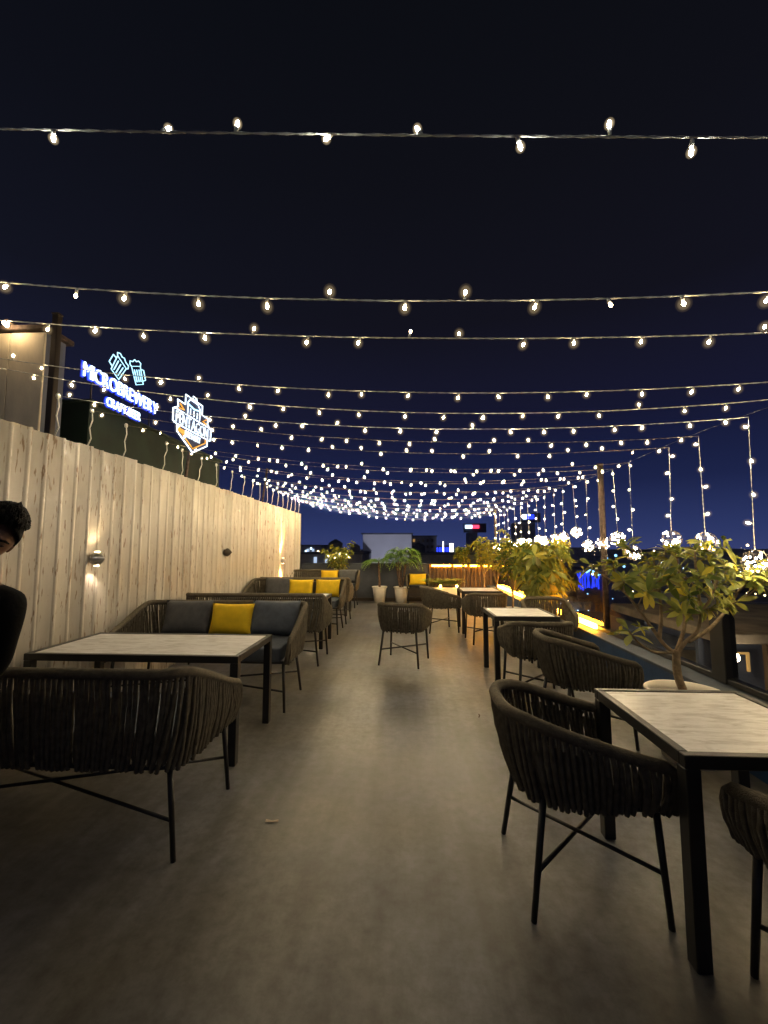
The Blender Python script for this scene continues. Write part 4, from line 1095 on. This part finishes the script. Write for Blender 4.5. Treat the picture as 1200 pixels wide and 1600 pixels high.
# ------------------------------------------------------------------ person at the left edge
def skin_mesh(name, verts, edges, mat_, sub=2):
    me = bpy.data.meshes.new(name); me.from_pydata([v[0] for v in verts], edges, []); o = obj(name, me)
    md = o.modifiers.new('s', 'SKIN'); md.use_smooth_shade = True
    for i, v in enumerate(verts):
        rr = v[1]; o.data.skin_vertices[0].data[i].radius = rr if isinstance(rr, tuple) else (rr, rr)
    o.data.skin_vertices[0].data[0].use_root = True
    sb = o.modifiers.new('u', 'SUBSURF'); sb.levels = sub; sb.render_levels = sub
    bpy.context.view_layer.update(); dg = bpy.context.evaluated_depsgraph_get()
    m2 = bpy.data.meshes.new_from_object(o.evaluated_get(dg)); bpy.data.objects.remove(o)
    m2.materials.clear(); m2.materials.append(mat_)
    for p in m2.polygons: p.use_smooth = True
    return m2
def person():
    t = thing('person', 'person in a black shirt leaning in at the left edge behind the foreground sofa', 'person', (-2.03, 1.62, -.02))
    # local: x right in picture, -y towards the camera
    H = Vector
    hip = H((0, 0, .90)); ch = H((.20, 0, 1.20)); nk = H((.30, -.01, 1.40)); 
    shR = H((.45, -.02, 1.31)); shL = H((.12, .04, 1.345))
    elR = H((.36, .04, 1.05)); wrR = H((.27, -.10, .85)); elL = H((-.06, .10, 1.10)); wrL = H((-.12, -.06, .90))
    V = []; E = []
    def add(p, r, prev=None):
        V.append((tuple(p), r)); i = len(V) - 1
        if prev is not None: E.append((prev, i))
        return i
    a = add(hip, (.15, .11)); s1 = add(hip.lerp(ch, .5), (.135, .10), a); c = add(ch, (.15, .11), s1); c2 = add(ch.lerp(nk, .6), (.10, .085), c)
    n1 = add(nk, .054, c2); n2 = add(nk + H((.04, -.03, .06)), .052, n1)
    for sh, el, wr, sg in ((shR, elR, wrR, 1), (shL, elL, wrL, -1)):
        q = add(sh, .062, c2); q = add(sh.lerp(el, .5), .046, q); q = add(el, .039, q); q = add(el.lerp(wr, .45), .036, q); q = add(wr, .026, q)
        d = (wr - el).normalized(); pl = add(wr + d * .05, (.034, .018), q)
        side = d.cross(H((0, 1, 0))).normalized()
        for k, (o_, l) in enumerate(((-.028, .07), (-.010, .085), (.010, .08), (.028, .062))):
            f1 = add(wr + d * .09 + side * o_, .0095, pl); f2 = add(wr + d * (.09 + l * .55) + side * o_ + H((0, -.012, 0)), .0085, f1); add(wr + d * (.09 + l) + side * o_ + H((0, -.03, 0)), .007, f2)
        th = add(wr + d * .04 + side * sg * .04, .011, pl); add(wr + d * .075 + side * sg * .055 + H((0, -.015, 0)), .009, th)
    for sx in (-1, 1):
        q = add(hip + H((sx * .09, 0, -.08)), .088, a); q = add(H((sx * .10, 0, .48)), .062, q); q = add(H((sx * .105, .02, .30)), .056, q); q = add(H((sx * .11, .03, .09)), .042, q)
        q = add(H((sx * .115, -.06, .04)), .036, q); add(H((sx * .12, -.15, .032)), .03, q)
    obj('body', skin_mesh('body', V, E, M['skin']), t)
    # shirt and trousers follow the body
    V.clear(); E.clear()
    a = add(hip + H((-.02, 0, -.06)), (.172, .128)); s1 = add(hip.lerp(ch, .5), (.158, .12), a); c = add(ch, (.172, .13), s1); c2 = add(ch.lerp(nk, .62), (.118, .10), c); add(nk + H((.0, 0, -.005)), .066, c2)
    for sh, el, wr in ((shR, elR, wrR), (shL, elL, wrL)):
        q = add(sh, .076, c2); q = add(sh.lerp(el, .5), .060, q); q = add(el, .052, q); add(el.lerp(wr, .85), .040, q)
    obj('shirt', skin_mesh('shirt', V, E, M['shirt']), t)
    V.clear(); E.clear()
    a = add(hip + H((0, 0, .02)), (.165, .122))
    for sx in (-1, 1):
        q = add(hip + H((sx * .09, 0, -.10)), .102, a); q = add(H((sx * .10, 0, .48)), .078, q); q = add(H((sx * .105, .02, .30)), .07, q); add(H((sx * .11, .03, .10)), .062, q)
    obj('trousers', skin_mesh('trousers', V, E, M['trousers']), t)
    for sx in (-1, 1):
        b = MB(); b.ico((sx * .118, -.06, .045), .06, 3, 0, (.85, 2.1, .75)); b.build('shoe', M['shoe'], t)
    # head: sculpted ellipsoid with brow, nose, jaw, ears
    hc = H((.385, -.05, 1.565)); m = MB(); n = 28; k_ = 22; vs = []
    def head_pt(th, ph, off=0):
        # th: 0 top..pi bottom ; ph around, face towards -y
        x = math.sin(th) * math.sin(ph); y_ = -math.sin(th) * math.cos(ph); z = math.cos(th)
        rx, ry, rz = .076, .098, .115
        face = max(0, -y_)
        if z < 0: rx *= 1 - .30 * (-z) ** 1.2; 
        p = H((x * rx, y_ * ry, z * rz))
        if z < -.1: p.y -= .018 * face * (-z)
        # nose, brow, eye sockets, lips, chin
        g = lambda cx, cz, sx, sz: math.exp(-((x - cx) / sx) ** 2 - ((z - cz) / sz) ** 2) * face
        p.y -= .026 * g(0, -.20, .14, .16) + .010 * g(0, .02, .10, .22) + .006 * g(0, .20, .6, .08) + .008 * g(0, -.52, .28, .06) + .006 * g(0, -.62, .25, .05) + .010 * g(0, -.86, .3, .12)
        p.y += .012 * g(.38, .04, .18, .09) + .012 * g(-.38, .04, .18, .09)
        return p * (1 + off)
    for i in range(k_ + 1):
        for j in range(n): vs.append(head_pt(PI * i / k_, 2 * PI * j / n))
    fs = [(i * n + j, i * n + (j + 1) % n, (i + 1) * n + (j + 1) % n, (i + 1) * n + j) for i in range(k_) for j in range(n)]
    m.add(vs, fs, 0, True)
    hr = Matrix.Translation(hc) @ Matrix.Rotation(.80, 4, 'Z') @ Matrix.Rotation(.34, 4, 'X') @ Matrix.Rotation(.50, 4, 'Y')
    he = m.build('head', M['skin'], t); he.matrix_local = hr
    for sg in (1, -1):
        b = MB(); b.ico((sg * .077, .008, -.006), .026, 2, 0, (.35, .75, 1.25)); b.build('ear', M['skin'], he)
        b = MB(); b.ico((sg * .029, -.0785, .006), .0105, 2, 0, (1.35, .8, .62)); b.build('eye', mat('eye', (.05, .035, .03), .2), he)
        b = MB(); b.tube([(sg * .013, -.098, .026), (sg * .03, -.096, .031), (sg * .048, -.083, .024)], [.004, .005, .003], 6); b.build('eyebrow', M['hair'], he)
    b = MB(); b.tube([(-.022, -.107, -.062), (0, -.113, -.060), (.022, -.107, -.062)], [.003, .006, .003], 6); b.build('lips', mat('lips', (.24, .09, .07), .5), he)
    # hair: cap with a swept front and uneven surface
    m = MB(); vs = []; rr = random.Random(4)
    for i in range(13):
        for j in range(n):
            ph = 2 * PI * j / n; fr = max(0, math.cos(ph)); lim = 1.02 + .62 * (1 - fr) - .10 * fr; th = lim * i / 12
            p = head_pt(th, ph, .0); up_ = (1 - i / 12)
            p = p * (1.10 + .02 * rr.uniform(-1, 1)) + H((0, -.02 * fr * (i / 12), .030 * up_ + .018 * fr))
            vs.append(p)
    fs = [(i * n + j, i * n + (j + 1) % n, (i + 1) * n + (j + 1) % n, (i + 1) * n + j) for i in range(12) for j in range(n)]
    o0 = len(vs)
    for j in range(n): vs.append(vs[12 * n + j] * .93)
    fs += [(12 * n + j, 12 * n + (j + 1) % n, o0 + (j + 1) % n, o0 + j) for j in range(n)]
    m.add(vs, fs, 0, True)
    for q in range(520):
        ph = rr.uniform(0, 2 * PI); fr = max(0, math.cos(ph)); th = rr.uniform(0, 1.15 - .38 * fr)
        p = head_pt(th, ph) * 1.09 + H((0, -.012 * fr, .020 + .012 * fr)); nrm = p.normalized()
        d = H((rr.uniform(-.15, .15), -1, .12)); d = (d - nrm * d.dot(nrm)).normalized(); l = rr.uniform(.03, .05)
        m.tube([p - nrm * .004, p + d * l * .5 + nrm * .010, p + d * l + nrm * rr.uniform(.002, .010)], [.006, .0055, .0015], 4)
    m.build('hair', M['hair'], he)
    return t
person()

# scrap of paper on the floor
p = at_z(425, 1283, .004); m = MB()
m.add([(-.035, -.008, 0), (.0, -.012, .004), (.036, -.006, .001), (.034, .008, .006), (0, .006, .001), (-.036, .010, .005)], [(0, 1, 4, 5), (1, 2, 3, 4)])
o = m.build('paper_scrap', M['paper']); o.location = (p.x, p.y, .003); tag(o, 'small pale paper scrap lying on the floor in the aisle', 'paper')
p = at_z(749, 1118, .004); m = MB(); m.tube([(-.01, -.035, .004), (.004, 0, .006), (.0, .03, .004)], .004, 5)
o = m.build('twig_scrap', M['soil']); o.location = (p.x, p.y, 0); tag(o, 'tiny dark twig lying on the floor near the armchairs', 'twig')
